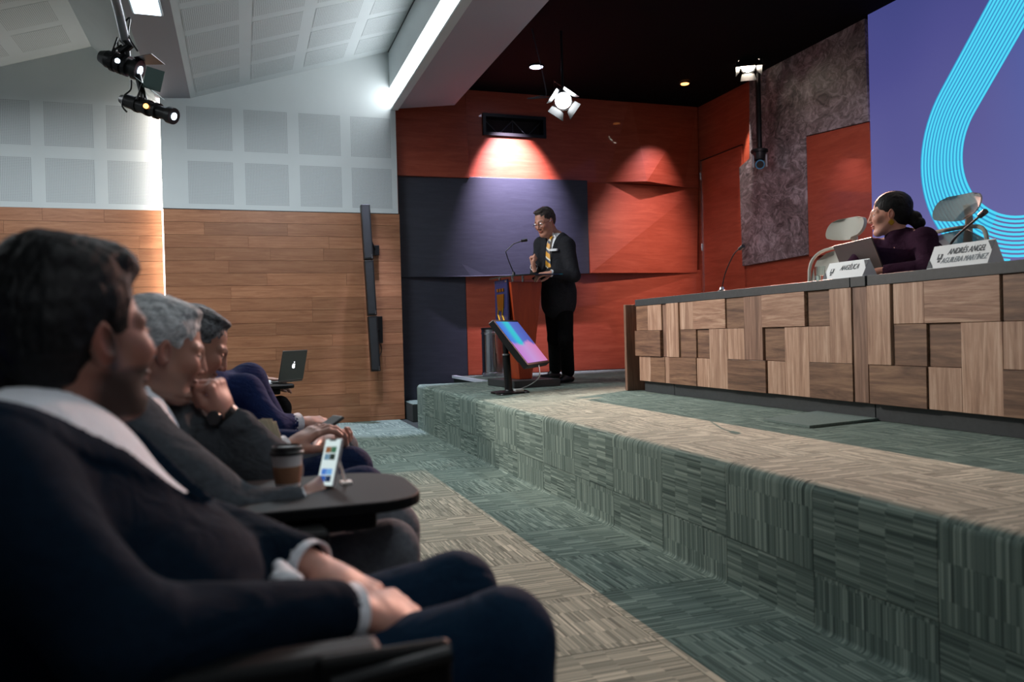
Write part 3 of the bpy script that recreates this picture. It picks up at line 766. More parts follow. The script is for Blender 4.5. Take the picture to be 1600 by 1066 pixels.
# ================================================================== LAMPS
def barn_lamp(loc, aim, label, glow, hang, r=.075, name='stage_lamp', close=None, roll=0):
    d = (Vector(aim)-Vector(loc)).normalized(); u = d.cross(Vector((0, 0, 1))).normalized(); w = u.cross(d)
    if roll: u, w = u*math.cos(R_(roll))+w*math.sin(R_(roll)), w*math.cos(R_(roll))-u*math.sin(R_(roll))
    loc = Vector(loc)
    t = empty(name, loc, label, 'stage light', 'lamps over the stage')
    mb = MB(); mb.cyl(loc-d*.24, loc-d*.02, r*.85, r*1.05, 24); mb.cyl(loc-d*.02, loc+d*.01, r*1.15, r*1.15, 24, cap=False); mb.build('housing', M['blackmetal'], t, smooth=True)
    MB().cyl(loc-d*.015, loc-d*.005, r*.98, n=24).build('lens', glow, t)
    for s_, (a, b) in enumerate(((u, w), (-u, w), (w, u), (-w, u))):
        e0 = loc+a*r*1.1+d*.01; e1 = e0+d*.10+a*.055
        ww = 1.1
        if close is not None and s_ == 2: e1 = loc+d*.12+w*.12*math.tan(R_(close)); ww = 2.2
        MB().prism([e0-b*r*.8, e0+b*r*.8, e1+b*r*ww, e1-b*r*ww], a*.003).build('barn_door', M['blackmetal'], t)
    mb = MB(); p = loc-d*.12; mb.tube([p+u*r*1.2, p+u*r*1.3+Vector((0, 0, .12)), p-u*r*1.3+Vector((0, 0, .12)), p-u*r*1.2], .008)
    mb.cyl(p+Vector((0, 0, .12)), (p.x, p.y, hang), .012, n=10); mb.build('yoke', M['blackmetal'], t)
    return t
barn_lamp(LAMP_C, C_AIM, 'glowing warm barn door lamp hanging beside the mottled slab', M['lampwarm'], ZC, .085, close=math.degrees(math.asin(-C_DIR.z))-22)
t = barn_lamp(LAMP_B, (1.4, 3.0, .4), 'bright white barn door lamp hanging above the speaking man', M['lampglow'], ZC, .085, roll=35)
cbl = onplane(838, 120, 1, LAMP_B.y)
MB().tube(bez([Vector((cbl.x, LAMP_B.y+.1, ZC)), onplane(853, 140, 1, LAMP_B.y+.1), onplane(845, 150, 1, LAMP_B.y+.1), onplane(825, 154, 1, LAMP_B.y+.15), LAMP_B+Vector((0, 0, .05))]), .006, 6).build('cord', steel, t)
dl = empty('downlight', LAMP_D, 'small round recessed downlight shining in the black ceiling', 'downlight')
MB().cyl((LAMP_D.x, LAMP_D.y, ZC-.012), (LAMP_D.x, LAMP_D.y, ZC-.001), .075, n=24).build('diffuser', M['downglow'], dl)
MB().tube([(LAMP_D.x+.088*math.cos(a), LAMP_D.y+.088*math.sin(a), ZC-.008) for a in [2*PI*k/28 for k in range(29)]], .010, 6).build('ring', M['black'], dl)
c = onplane(1070, 128, 2, ZC)
dl = empty('downlight', c, 'tiny dim orange downlight in the black ceiling over the orange corner', 'downlight')
MB().cyl((c.x, c.y, ZC-.03), (c.x, c.y, ZC-.001), .05, n=20).build('diffuser', M['smallwarm'], dl)
MB().tube([(c.x+.062*math.cos(a), c.y+.062*math.sin(a), ZC-.015) for a in [2*PI*k/24 for k in range(25)]], .012, 6).build('ring', M['black'], dl)
# profile spots on their pipe
TR = Vector((SPOT_A.x, SPOT_A.y, 0))
DS = 5.3
hs = empty('pipe_drop', W(196, 80, DS), 'grey steel pipe dropping from the white ceiling with lamps clamped on', 'pipe')
pg = mat('pipe_grey', '77787c', .5, .4)
MB().tube([W(165, -60, DS-.9), W(186, 20, DS-.15), W(197, 68, DS)], .028, 12).build('upper_pipe', pg, hs, smooth=True)
MB().tube([W(197, 66, DS), W(200, 98, DS), W(216, 120, DS), W(226, 160, DS)], .022, 12).build('lower_pipe', M['blackmetal'], hs, smooth=True)
MB().tube([W(193, 62, DS), W(202, 72, DS-.03), W(190, 80, DS)], .03, 8).build('clamp', M['blackmetal'], hs)
for k, cc in enumerate((((194, 55), (192, 40), (203, 28), (201, 55), (215, 80)), ((205, 125), (204, 140), (194, 150), (191, 165), (198, 175)), ((190, 70), (180, 78), (178, 90)))):
    MB().tube(bez([W(a, b, DS-.03) for a, b in cc]), .006, 6).build('cord', M['black'], hs)
def profile_spot(pa, pb, r, label, door, da=0, db=0):
    a, b = W(*pa, DS+da), W(*pb, DS+db); d = (b-a).normalized()
    t = empty('profile_spot', (a+b)/2, label, 'stage light', 'spots on the ceiling pipe')
    mb = MB(); mb.cyl(a, a.lerp(b, .45), r*.92, r*1.0, 20); mb.cyl(a.lerp(b, .45), b, r*.82, r*.86, 20); mb.build('barrel', M['blackmetal'], t, smooth=True)
    MB().cyl(a-d*.05, a, r*.6, r*.9, 20).build('rear_cap', M['black'], t, smooth=True)
    MB().cyl(b-d*.01, b+d*.03, r*1.12, r*1.12, 20).build('front_ring', M['black'], t, smooth=True)
    MB().cyl(b+d*.031, b+d*.034, r*.5, n=20).build('lens', M['panelglow'], t)
    mb = MB()
    for k in (.25, .5, .7): mb.cyl(a.lerp(b, k)-d*.012, a.lerp(b, k)+d*.012, r*1.1, n=20)
    mb.build('cooling_ring', M['blackmetal'], t)
    MB().tube([a.lerp(b, .4)+UP*r, a.lerp(b, .35)+UP*(r+.10), a.lerp(b, .3)-FW*r+UP*.02], .008).build('yoke', M['blackmetal'], t)
    g = a.lerp(b, .52)-FW*r*.95
    MB().cyl(g, g-FW*.01, .016, n=12).build('indicator', M['panelglow'] if door else M['smallwarm'], t)
    return t, b, d
t, b, d = profile_spot((168, 92), (212, 108), .062, 'upper black barn door spot on the ceiling pipe', True)
u = d.cross(UP).normalized(); w = u.cross(d)
for s_, (o1, o2) in enumerate(((UP, -1), (-UP, 1))):
    e0 = b+o1*.06+d*.02; mb = MB(); mb.prism([e0-FW*.07, e0+FW*.07, e0+d*.14+o1*.06+FW*.10, e0+d*.14+o1*.06-FW*.10], o1*.003); mb.build('barn_door', M['blackmetal'] if s_ == 0 else mat('gel_frame', '4f625e', .5), t)
mb = MB(); gc_ = W(240, 124, DS-.05); mb.obox(gc_, (RT*.95+UP*-.25+FW*.2).normalized(), (UP*.97+RT*.22).normalized(), FW, .115, .14, .004); mb.build('gel_holder', bpy.data.materials['gel_frame'], t)
profile_spot((199, 158), (266, 180), .048, 'long black profile spot, lower of the two on the pipe', False, 0, -.1)
# panel light in the folded white ceiling
c = onplane(224, -6, 2, 3.70); pl = empty('panel_light', (c.x, c.y, 3.68), 'white glowing square panel light in the folded white ceiling', 'ceiling light')
box((c.x-.10, c.y-.3, 3.672), (c.x+.10, c.y+.3, 3.682)).build('diffuser', M['panelglow'], pl)
box((c.x-.115, c.y-.315, 3.677), (c.x+.115, c.y+.315, 3.70)).build('frame', M['white'], pl)
# camera on its ceiling pole
pc = Vector((5.95, 0, 0)); pc = onplane(1187, 250, 0, 5.95)
ptz = empty('ceiling_camera', pc, 'black and silver remote camera hanging on a black pole by the mottled slab', 'camera')
MB().cyl((pc.x, pc.y, pc.z+.13), (pc.x, pc.y, ZC), .032, n=14).build('pole', M['black'], ptz, smooth=True)
MB().lathe([(.10, .09), (.10, .12), (.04, .14)], pc, 24).build('mount_plate', M['black'], ptz, smooth=True)
fwd = (Vector((1.5, 1.5, 1.0))-pc).normalized(); sd = fwd.cross(Vector((0, 0, 1))).normalized()
MB().lathe([(.065, -.0), (.075, .04), (.075, .09)], pc, 24).build('base', M['black'], ptz, smooth=True)
for s_ in (-1, 1):
    mb = MB(); mb.obox(pc+sd*s_*.075+Vector((0, 0, -.01)), sd, fwd, (0, 0, 1), .022, .07, .15); mb.build('arm', mat('silver_plastic', 'a8acb0', .4) if s_ == -1 else bpy.data.materials['silver_plastic'], ptz, bevel=.006)
hd = pc+Vector((0, 0, -.05))
MB().cyl(hd-fwd*.07, hd+fwd*.08, .058, .055, 22).build('head', M['black'], ptz, smooth=True)
MB().cyl(hd+fwd*.08, hd+fwd*.092, .056, n=22).build('lens_ring', mat('blue_ring', '4a90b8', .3), ptz)
MB().cyl(hd+fwd*.092, hd+fwd*.096, .042, n=22).build('lens', M['black'], ptz)

# ================================================================== THINGS ON THE PANEL DESK
def laptop(name, c, fdir, w, dpt, tilt, label, lidm, logo=None, keyb=True):
    'fdir: direction from the lid hinge towards the user; tilt: lid lean back in degrees'
    c = Vector(c); f = Vector(fdir).normalized(); s_ = f.cross(Vector((0, 0, 1)))
    t = empty(name, c, label, 'laptop')
    mb = MB(); mb.obox(c+f*dpt/2+Vector((0, 0, .008)), s_, f, (0, 0, 1), w, dpt, .014); mb.build('base', lidm, t, bevel=.004)
    mb = MB(); mb.obox(c+f*dpt*.42+Vector((0, 0, .0155)), s_, f, (0, 0, 1), w*.9, dpt*.45, .001); mb.build('keyboard', M['black'], t)
    up = (Vector((0, 0, 1))*math.cos(R_(tilt))-f*math.sin(R_(tilt))); n = s_.cross(up); n = n if n.dot(f) < 0 else -n
    mb = MB(); mb.obox(c+Vector((0, 0, .016))+up*dpt/2, s_, up, n, w, dpt, .009); mb.build('lid', lidm, t, bevel=.003)
    mb = MB(); mb.obox(c+Vector((0, 0, .016))+up*dpt/2-n*.005, s_, up, n, w*.95, dpt*.92, .001); mb.build('display', mat('dim_display', '1a2030', .2, emit='8aa0c0', es=.25), t)
    if logo: logo(c+Vector((0, 0, .016))+up*dpt/2+n*.0055, s_, up, n, t)
    return t
lc_ = onplane(1352, 427, 0, XD+.38)
def lg(c, s_, up, n, t):
    mb = MB(); mb.obox(c-up*.005, s_, up, n, .035, .035, .001); mb.build('maker_mark', M['black'], t)
v0 = (Vector((XD+.30, onplane(1385, 425, 0, XD+.30).y, ZT)))
v1 = (Vector((XD+.42, onplane(1322, 428, 0, XD+.42).y, ZT)))
cc = (v0+v1)/2; s_ = (v1-v0).normalized(); fdir = Vector((0, 0, 1)).cross(s_); fdir = fdir if fdir.x > 0 else -fdir
dark_lid = mat('dark_aluminium_lid', '55504f', .38, .6)
laptop('laptop', cc, fdir, (v1-v0).length*.98, .235, 20, 'dark grey open laptop on the panel desk before the seated woman', dark_lid, lg)
card_m = mat('white_card', 'dfe3e4', .6); ink = mat('dark_ink', '4a4e52', .7); foil = mat('acrylic_grey', '8d9498', .2, spec=.8)
def text_on(parent, s, c, right, up, size, m, name='lettering', width=None):
    cu = bpy.data.curves.new(name, 'FONT'); cu.body = s; cu.size = size; cu.align_x = 'CENTER'; cu.align_y = 'CENTER'; cu.extrude = .0004
    cu.shear = .25
    cu.materials.append(m); o = bpy.data.objects.new(name, cu); COL.objects.link(o)
    r = Vector(right).normalized(); u = Vector(up).normalized(); n = r.cross(u)
    mw = Matrix.Identity(4)
    for i in range(3): mw[i][0], mw[i][1], mw[i][2], mw[i][3] = r[i]*(width or 1), u[i], n[i], c[i]
    me = bpy.data.meshes.new_from_object(o); bpy.data.objects.remove(o); bpy.data.curves.remove(cu)
    o = link(name, me, None); o.parent = parent; o.matrix_basis = parent_world(parent).inverted() @ mw
    return o
def name_card(ya, yb, lines, label, h=.115):
    'tent card; its front slopes back from the front edge of the worktop'
    x = XD+.02; t = empty('name_card', (x+.04, (ya+yb)/2, ZT), label, 'name card', 'tent name cards on the desk')
    y0, y1 = min(ya, yb), max(ya, yb); a = Vector((x, 0, ZT)); ap = Vector((x+.055, 0, ZT+h)); bk = Vector((x+.11, 0, ZT))
    def at(p, y): return Vector((p.x, y, p.z))
    mb = MB(); mb.add([at(a, y0), at(a, y1), at(ap, y1), at(ap, y0), at(bk, y0), at(bk, y1)], [(0, 1, 2, 3), (3, 2, 5, 4), (0, 4, 5, 1), (0, 3, 4), (1, 5, 2)]); mb.build('card', card_m, t)
    up = (ap-a).normalized(); right = Vector((0, -1, 0)); n = right.cross(up)
    if n.x > 0: n = -n
    L = y1-y0; mid = at(a.lerp(ap, .5), (y0+y1)/2)+n*.0015
    for i, (s, dz, sz) in enumerate(lines): text_on(t, s, mid+up*dz+right*L*.09, right, up, sz, ink if i == 0 else foil, width=.62)
    # corner mark and the small crest
    c = mid-right*L*.5+Vector((0, 0, 0)); q = [c+right*L+up*h*.5, c+right*(L-.035)+up*h*.5, c+right*L+up*(h*.5-.05)]
    MB().prism(q, n*.001).build('corner_mark', ink, t)
    q = [c-up*h*.5, c+right*.035-up*h*.5, c-up*(h*.5-.045)]
    MB().prism(q, n*.001).build('corner_mark', ink, t)
    cc = mid-right*L*.33
    mb = MB(); mb.obox(cc, right, up, n, .026, .030, .001); mb.obox(cc-up*.024, right, up, n, .012, .012, .001); mb.build('crest', ink, t)
    mb = MB(); mb.obox(cc+up*.004, right, up, n, .010, .018, .002); mb.build('crest_inset', card_m, t)
    return t
def yat(px, py, x): return onplane(px, py, 0, x).y
name_card(yat(1545, 410, XD+.03), yat(1450, 420, XD+.03), (('ANDRÉS ANGEL', .022, .046), ('AGUILERA MARTÍNEZ', -.024, .042)), 'white tent name card before the mesh chair with the longer lettering')
name_card(yat(1349, 432, XD+.03), yat(1287, 437, XD+.03), (('ANGÉLICA', .012, .048),), 'white tent name card in front of the dark open laptop', .10)
# glass
gc = Vector((XD+.16, yat(1281, 436, XD+.16), ZT)); gl = empty('drinking_glass', gc, 'square clear drinking glass beside the tent card on the desk', 'glass')
MB().lathe([(.028, 0), (.034, .10), (.031, .10), (.025, .008)], gc, 20).build('bowl', M['glass'], gl, smooth=True)
MB().lathe([(.0245, .009), (.0285, .045)], gc, 20).build('water', M['glass'], gl, smooth=True)
def gooseneck(base, mids, tip, label, r=.005):
    base, tip = Vector(base), Vector(tip); t = empty('gooseneck_microphone', base, label, 'microphone', 'gooseneck microphones on the panel desk')
    MB().lathe([(.035, 0), (.035, .012), (.018, .022), (.014, .04)], base, 20).build('base', M['chrome'], t, smooth=True)
    pts = bez([base+Vector((0, 0, .03))]+[Vector(m_) for m_ in mids]+[tip]); MB().tube(pts, r, 8).build('neck', M['black'], t, smooth=True)
    d = (pts[-1]-pts[-2]).normalized(); MB().cyl(tip-d*.01, tip+d*.035, .0125, .014, 14).build('capsule', M['black'], t, smooth=True)
bx = XD+.14
b0 = Vector((bx, yat(1128, 455, bx), ZT)); gooseneck(b0, (onplane(1134, 425, 0, bx), onplane(1147, 397, 0, bx)), onplane(1157, 388, 0, bx), 'thin gooseneck microphone standing alone on the far end of the panel desk', .004)
b0 = Vector((bx+.1, yat(1466, 400, bx+.1), ZT)); gooseneck(b0, (onplane(1490, 375, 0, bx+.02), onplane(1520, 347, 0, bx-.04)), onplane(1533, 336, 0, bx-.06), 'black gooseneck microphone leaning over the longer name card', .006)

# mesh office chairs behind the desk
mesh_m = mat('grey_mesh_fabric', '8f938c', .7, vary=.15, scale=200)
mesh_m2 = NT('translucent_grey_mesh')
def mk_mesh():
    N = mesh_m2; tc = N.n('ShaderNodeTexCoord'); sp = N.n('ShaderNodeSeparateXYZ'); N.l(tc.outputs['Object'], sp.inputs[0])
    N.b.inputs['Base Color'].default_value = (*lin('8a8e88'), 1); N.b.inputs['Roughness'].default_value = .7; N.b.inputs['Alpha'].default_value = .72
    return N.m
mk_mesh()
frame_m = mat('pale_grey_plastic', 'a9aca4', .45)
def mesh_chair(loc, yaw, label, light=True):
    t = empty('mesh_office_chair', loc, label, 'chair', 'mesh chairs behind the panel desk')
    loc = Vector(loc); f = Vector((math.cos(yaw), math.sin(yaw), 0)); s_ = Vector((-f.y, f.x, 0)); z = Vector((0, 0, 1))
    def P(a, b, c): return loc+f*a+s_*b+z*c
    pad = frame_m if light else mesh_m
    def shell(name, cx, cz, w, h, curve, m, tilt=0, th=.02, roundp=3.0, depth=0):
        nu, nv = 14, 10; vs = []; fs = []
        for side in (0, 1):
            for j in range(nv+1):
                for i in range(nu+1):
                    u, v_ = i/nu*2-1, j/nv*2-1
                    e = (1-abs(v_)**2.2)**(1/2.2)*.5+.5 if abs(v_) < 1 else .5
                    a = cx+curve*(u*u)-depth*(v_*v_)-side*th + tilt*v_
                    vs.append(P(a, u*w/2*e, cz+v_*h/2*(1-.10*u*u)))
        n1 = (nu+1)*(nv+1)
        for j in range(nv):
            for i in range(nu):
                k = j*(nu+1)+i; fs.append((k, k+1, k+nu+2, k+nu+1)); fs.append((n1+k, n1+k+nu+1, n1+k+nu+2, n1+k+1))
        for j in range(nv):
            for i in (0, nu): k = j*(nu+1)+i; fs.append((k, k+nu+1, n1+k+nu+1, n1+k))
        for i in range(nu):
            for j in (0, nv): k = j*(nu+1)+i; fs.append((k, n1+k, n1+k+1, k+1))
        return MB().add(vs, fs).build(name, m, t, smooth=True)
    shell('headrest', -.30, 1.185, .32, .16, .05, pad if light else mesh_m2.m, -.03, .03 if light else .012)
    shell('backrest', -.24, .80, .50, .50, .06, mesh_m2.m if not light else frame_m, -.03, .012)
    mb = MB(); mb.tube([P(-.22, 0, .40), P(-.31, 0, .62), P(-.33, 0, .95), P(-.35, 0, 1.12), P(-.33, 0, 1.2)], [.03, .03, .025, .02, .018]); mb.build('spine', pad, t, smooth=True)
    fr = [P(-.24+.06*math.cos(a)**2, .26*math.copysign(abs(math.cos(a))**.5, math.cos(a)), .80+.26*math.copysign(abs(math.sin(a))**.5, math.sin(a))) for a in [2*PI*k/32 for k in range(33)]]
    MB().tube(fr, .012).build('back_frame', pad, t, smooth=True)
    mb = MB(); mb.obox(P(0, 0, .47), f, s_, z, .48, .48, .07); mb.build('seat', mesh_m, t, bevel=.03, smooth=True)
    for q in (-1, 1):
        mb = MB(); mb.tube([P(-.05, q*.26, .45), P(-.03, q*.28, .60), P(-.03, q*.28, .66)], .015); mb.build('arm_post', M['black'], t, smooth=True)
        mb = MB(); mb.obox(P(0, q*.28, .675), f, s_, z, .24, .08, .03); mb.build('armrest', M['black'], t, bevel=.01)
    MB().cyl(P(0, 0, .10), P(0, 0, .44), .028).build('gas_lift', M['blackmetal'], t, smooth=True)
    for k in range(5):
        a = 2*PI*k/5+.3; e = P(.28*math.cos(a), .28*math.sin(a), .065)
        MB().tube([P(0, 0, .11), e], [.028, .016]).build('foot', M['black'], t, smooth=True)
        mb = MB(); mb.cyl(e+Vector((0, -.02, -.035)), e+Vector((0, .02, -.035)), .028, n=14); mb.build('caster', M['black'], t, smooth=True)
    return t
h1 = W(1328, 361, 5.5); mesh_chair((h1.x-.30, h1.y-.03, HS), R_(186), 'pale mesh office chair with a padded headrest beyond the dark laptop')
h2 = W(1504, 331, 4.62); mesh_chair((h2.x-.30, h2.y+.0, HS), R_(180), 'see through grey mesh chair directly behind the seated woman', False)
# ================================================================== SIGNED DISTANCE MODELLING OF BODIES AND CLOTHES
def A3(v): return np.array([float(v[0]), float(v[1]), float(v[2])], dtype=np.float32)
class Grid:
    def __init__(s, lo, hi, h):
        s.lo, s.h = A3(lo), float(h); s.n = (np.ceil((A3(hi)-s.lo)/h)+1).astype(int); s.F = np.full(s.n, .5, np.float32)
    def sub(s, lo, hi):
        a = np.clip(np.floor((A3(lo)-s.lo)/s.h).astype(int), 0, s.n); b = np.clip(np.ceil((A3(hi)-s.lo)/s.h).astype(int)+1, 0, s.n)
        if (b <= a).any(): return None, None
        ax = [(np.arange(a[i], b[i])*s.h+s.lo[i]).astype(np.float32) for i in range(3)]
        P = (ax[0][:, None, None], ax[1][None, :, None], ax[2][None, None, :])
        return tuple(slice(a[i], b[i]) for i in range(3)), P
    def put(s, sl, d, k, neg=False):
        f = s.F[sl]
        if neg:
            d = -d; h = np.clip(.5-.5*(f-d)/k, 0, 1) ; s.F[sl] = f*(1-h)+d*h+k*h*(1-h)
        else:
            h = np.clip(.5+.5*(f-d)/k, 0, 1); s.F[sl] = f*(1-h)+d*h-k*h*(1-h)
    def ell(s, c, r, R=None, k=.01, neg=False):
        c, r = A3(c), A3(r); m_ = (r.max() if R is not None else 0); e = (np.full(3, m_) if R is not None else r)+k*1.5+3*s.h
        sl, P = s.sub(c-e, c+e)
        if sl is None: return s
        q = [P[i]-c[i] for i in range(3)]
        if R is not None: q = [R[0][i]*q[0]+R[1][i]*q[1]+R[2][i]*q[2] for i in range(3)]
        k0 = np.sqrt(sum((q[i]/r[i])**2 for i in range(3))); k1 = np.sqrt(sum((q[i]/r[i]**2)**2 for i in range(3)))+1e-6
        s.put(sl, (k0*(k0-1)/k1).astype(np.float32), k, neg); return s
    def cone(s, a, b, ra, rb=None, k=.01, neg=False, sq=None):
        a, b = A3(a), A3(b); rb = ra if rb is None else rb; m_ = max(ra, rb)*(max(1, sq[1]) if sq else 1)+k*1.5+3*s.h
        sl, P = s.sub(np.minimum(a, b)-m_, np.maximum(a, b)+m_)
        if sl is None: return s
        ab = b-a; L2 = max(float(ab@ab), 1e-9)
        q = [P[i]-a[i] for i in range(3)]
        t = np.clip((q[0]*ab[0]+q[1]*ab[1]+q[2]*ab[2])/L2, 0, 1)
        q = [q[i]-t*ab[i] for i in range(3)]
        if sq:
            n = A3(Vector(sq[0]).normalized()); cd = q[0]*n[0]+q[1]*n[1]+q[2]*n[2]; g = 1/sq[1]-1
            q = [q[i]+cd*n[i]*g for i in range(3)]
        d = np.sqrt(q[0]**2+q[1]**2+q[2]**2)-(ra+(rb-ra)*t)
        s.put(sl, d.astype(np.float32), k, neg); return s
    def mesh(s):
        F = s.F; F[0], F[-1] = .5, .5; F[:, 0], F[:, -1] = .5, .5; F[:, :, 0], F[:, :, -1] = .5, .5
        ins = F < 0; nx, ny, nz = F.shape
        cnt = np.zeros((nx-1, ny-1, nz-1), np.int8)
        for i in (0, 1):
            for j in (0, 1):
                for k in (0, 1): cnt += ins[i:nx-1+i, j:ny-1+j, k:nz-1+k]
        act = (cnt > 0) & (cnt < 8); I = np.argwhere(act)
        idx = np.full(act.shape, -1, np.int32); idx[act] = np.arange(len(I))
        acc = np.zeros((len(I), 3)); num = np.zeros(len(I)); cor = [(i, j, k) for i in (0, 1) for j in (0, 1) for k in (0, 1)]
        vals = {c: F[I[:, 0]+c[0], I[:, 1]+c[1], I[:, 2]+c[2]] for c in cor}
        for c in cor:
            for ax in range(3):
                if c[ax]: continue
                d = list(c); d[ax] = 1; a, b = vals[c], vals[tuple(d)]; m_ = (a < 0) != (b < 0)
                t = np.where(m_, a/np.where(a-b == 0, 1, a-b), 0)
                p = np.tile(np.array(c, float), (len(I), 1)); p[:, ax] += t
                acc[m_] += p[m_]; num[m_] += 1
        V = (I+acc/num[:, None])*s.h+s.lo
        Q = []
        for ax in range(3):
            sh = [slice(None)]*3; sh2 = [slice(None)]*3; sh[ax] = slice(0, -1); sh2[ax] = slice(1, None)
            a, b = ins[tuple(sh)], ins[tuple(sh2)]; E = np.argwhere(a != b)
            if not len(E): continue
            u, v = (ax+1) % 3, (ax+2) % 3; E = E[(E[:, u] > 0) & (E[:, v] > 0) & (E[:, u] < F.shape[u]-1) & (E[:, v] < F.shape[v]-1)]
            def g(du, dv):
                T = E.copy(); T[:, u] += du; T[:, v] += dv; return idx[T[:, 0], T[:, 1], T[:, 2]]
            q = np.stack([g(-1, -1), g(0, -1), g(0, 0), g(-1, 0)], 1)
            fl = ~a[E[:, 0], E[:, 1], E[:, 2]]; q[fl] = q[fl][:, ::-1]; Q.append(q)
        Q = np.concatenate(Q); return V, Q[(Q >= 0).all(1)]
def np_mesh(name, V, Q, col=None):
    me = bpy.data.meshes.new(name); me.vertices.add(len(V)); me.vertices.foreach_set('co', np.asarray(V, np.float32).ravel())
    me.loops.add(len(Q)*4); me.loops.foreach_set('vertex_index', Q.astype(np.int32).ravel())
    me.polygons.add(len(Q)); me.polygons.foreach_set('loop_start', np.arange(0, len(Q)*4, 4, dtype=np.int32))
    try: me.polygons.foreach_set('loop_total', np.full(len(Q), 4, np.int32))
    except Exception: pass
    me.update(calc_edges=True); me.validate(); me.polygons.foreach_set('use_smooth', [True]*len(me.polygons))
    if col is not None:
        at = me.color_attributes.new('Col', 'FLOAT_COLOR', 'POINT'); c = np.ones((len(V), 4), np.float32); c[:, :3] = col; at.data.foreach_set('color', c.ravel())
    return me
def relax(V, Q, it=1, w=.5):
    for _ in range(it):
        S = np.zeros_like(V); C = np.zeros(len(V))
        for a, b in ((0, 1), (1, 2), (2, 3), (3, 0)):
            for p, q in ((a, b), (b, a)):
                np.add.at(S, Q[:, p], V[Q[:, q]]) if len(V) < 0 else None
                for ax in range(3): S[:, ax] += np.bincount(Q[:, p], V[Q[:, q], ax], len(V))
                C += np.bincount(Q[:, p], minlength=len(V))
        V = V*(1-w)+S/np.maximum(C, 1)[:, None]*w
    return V
def wav(P, f, seed, n=7, stretch=None):
    r = np.random.default_rng(seed); o = np.zeros(len(P))
    for i in range(n):
        d = r.normal(size=3)
        if stretch is not None: d = d*stretch
        d = d/np.linalg.norm(d)*f*r.uniform(.6, 1.5); o += np.sin(P @ d+r.uniform(0, 6.28)+1.3*np.sin(P @ (r.normal(size=3)*f*.35)))
    return o/n
def normals(V, Q):
    N = np.cross(V[Q[:, 2]]-V[Q[:, 0]], V[Q[:, 3]]-V[Q[:, 1]]); O = np.zeros_like(V)
    for k in range(4):
        for ax in range(3): O[:, ax] += np.bincount(Q[:, k], N[:, ax], len(V))
    return O/np.maximum(np.linalg.norm(O, axis=1), 1e-9)[:, None]

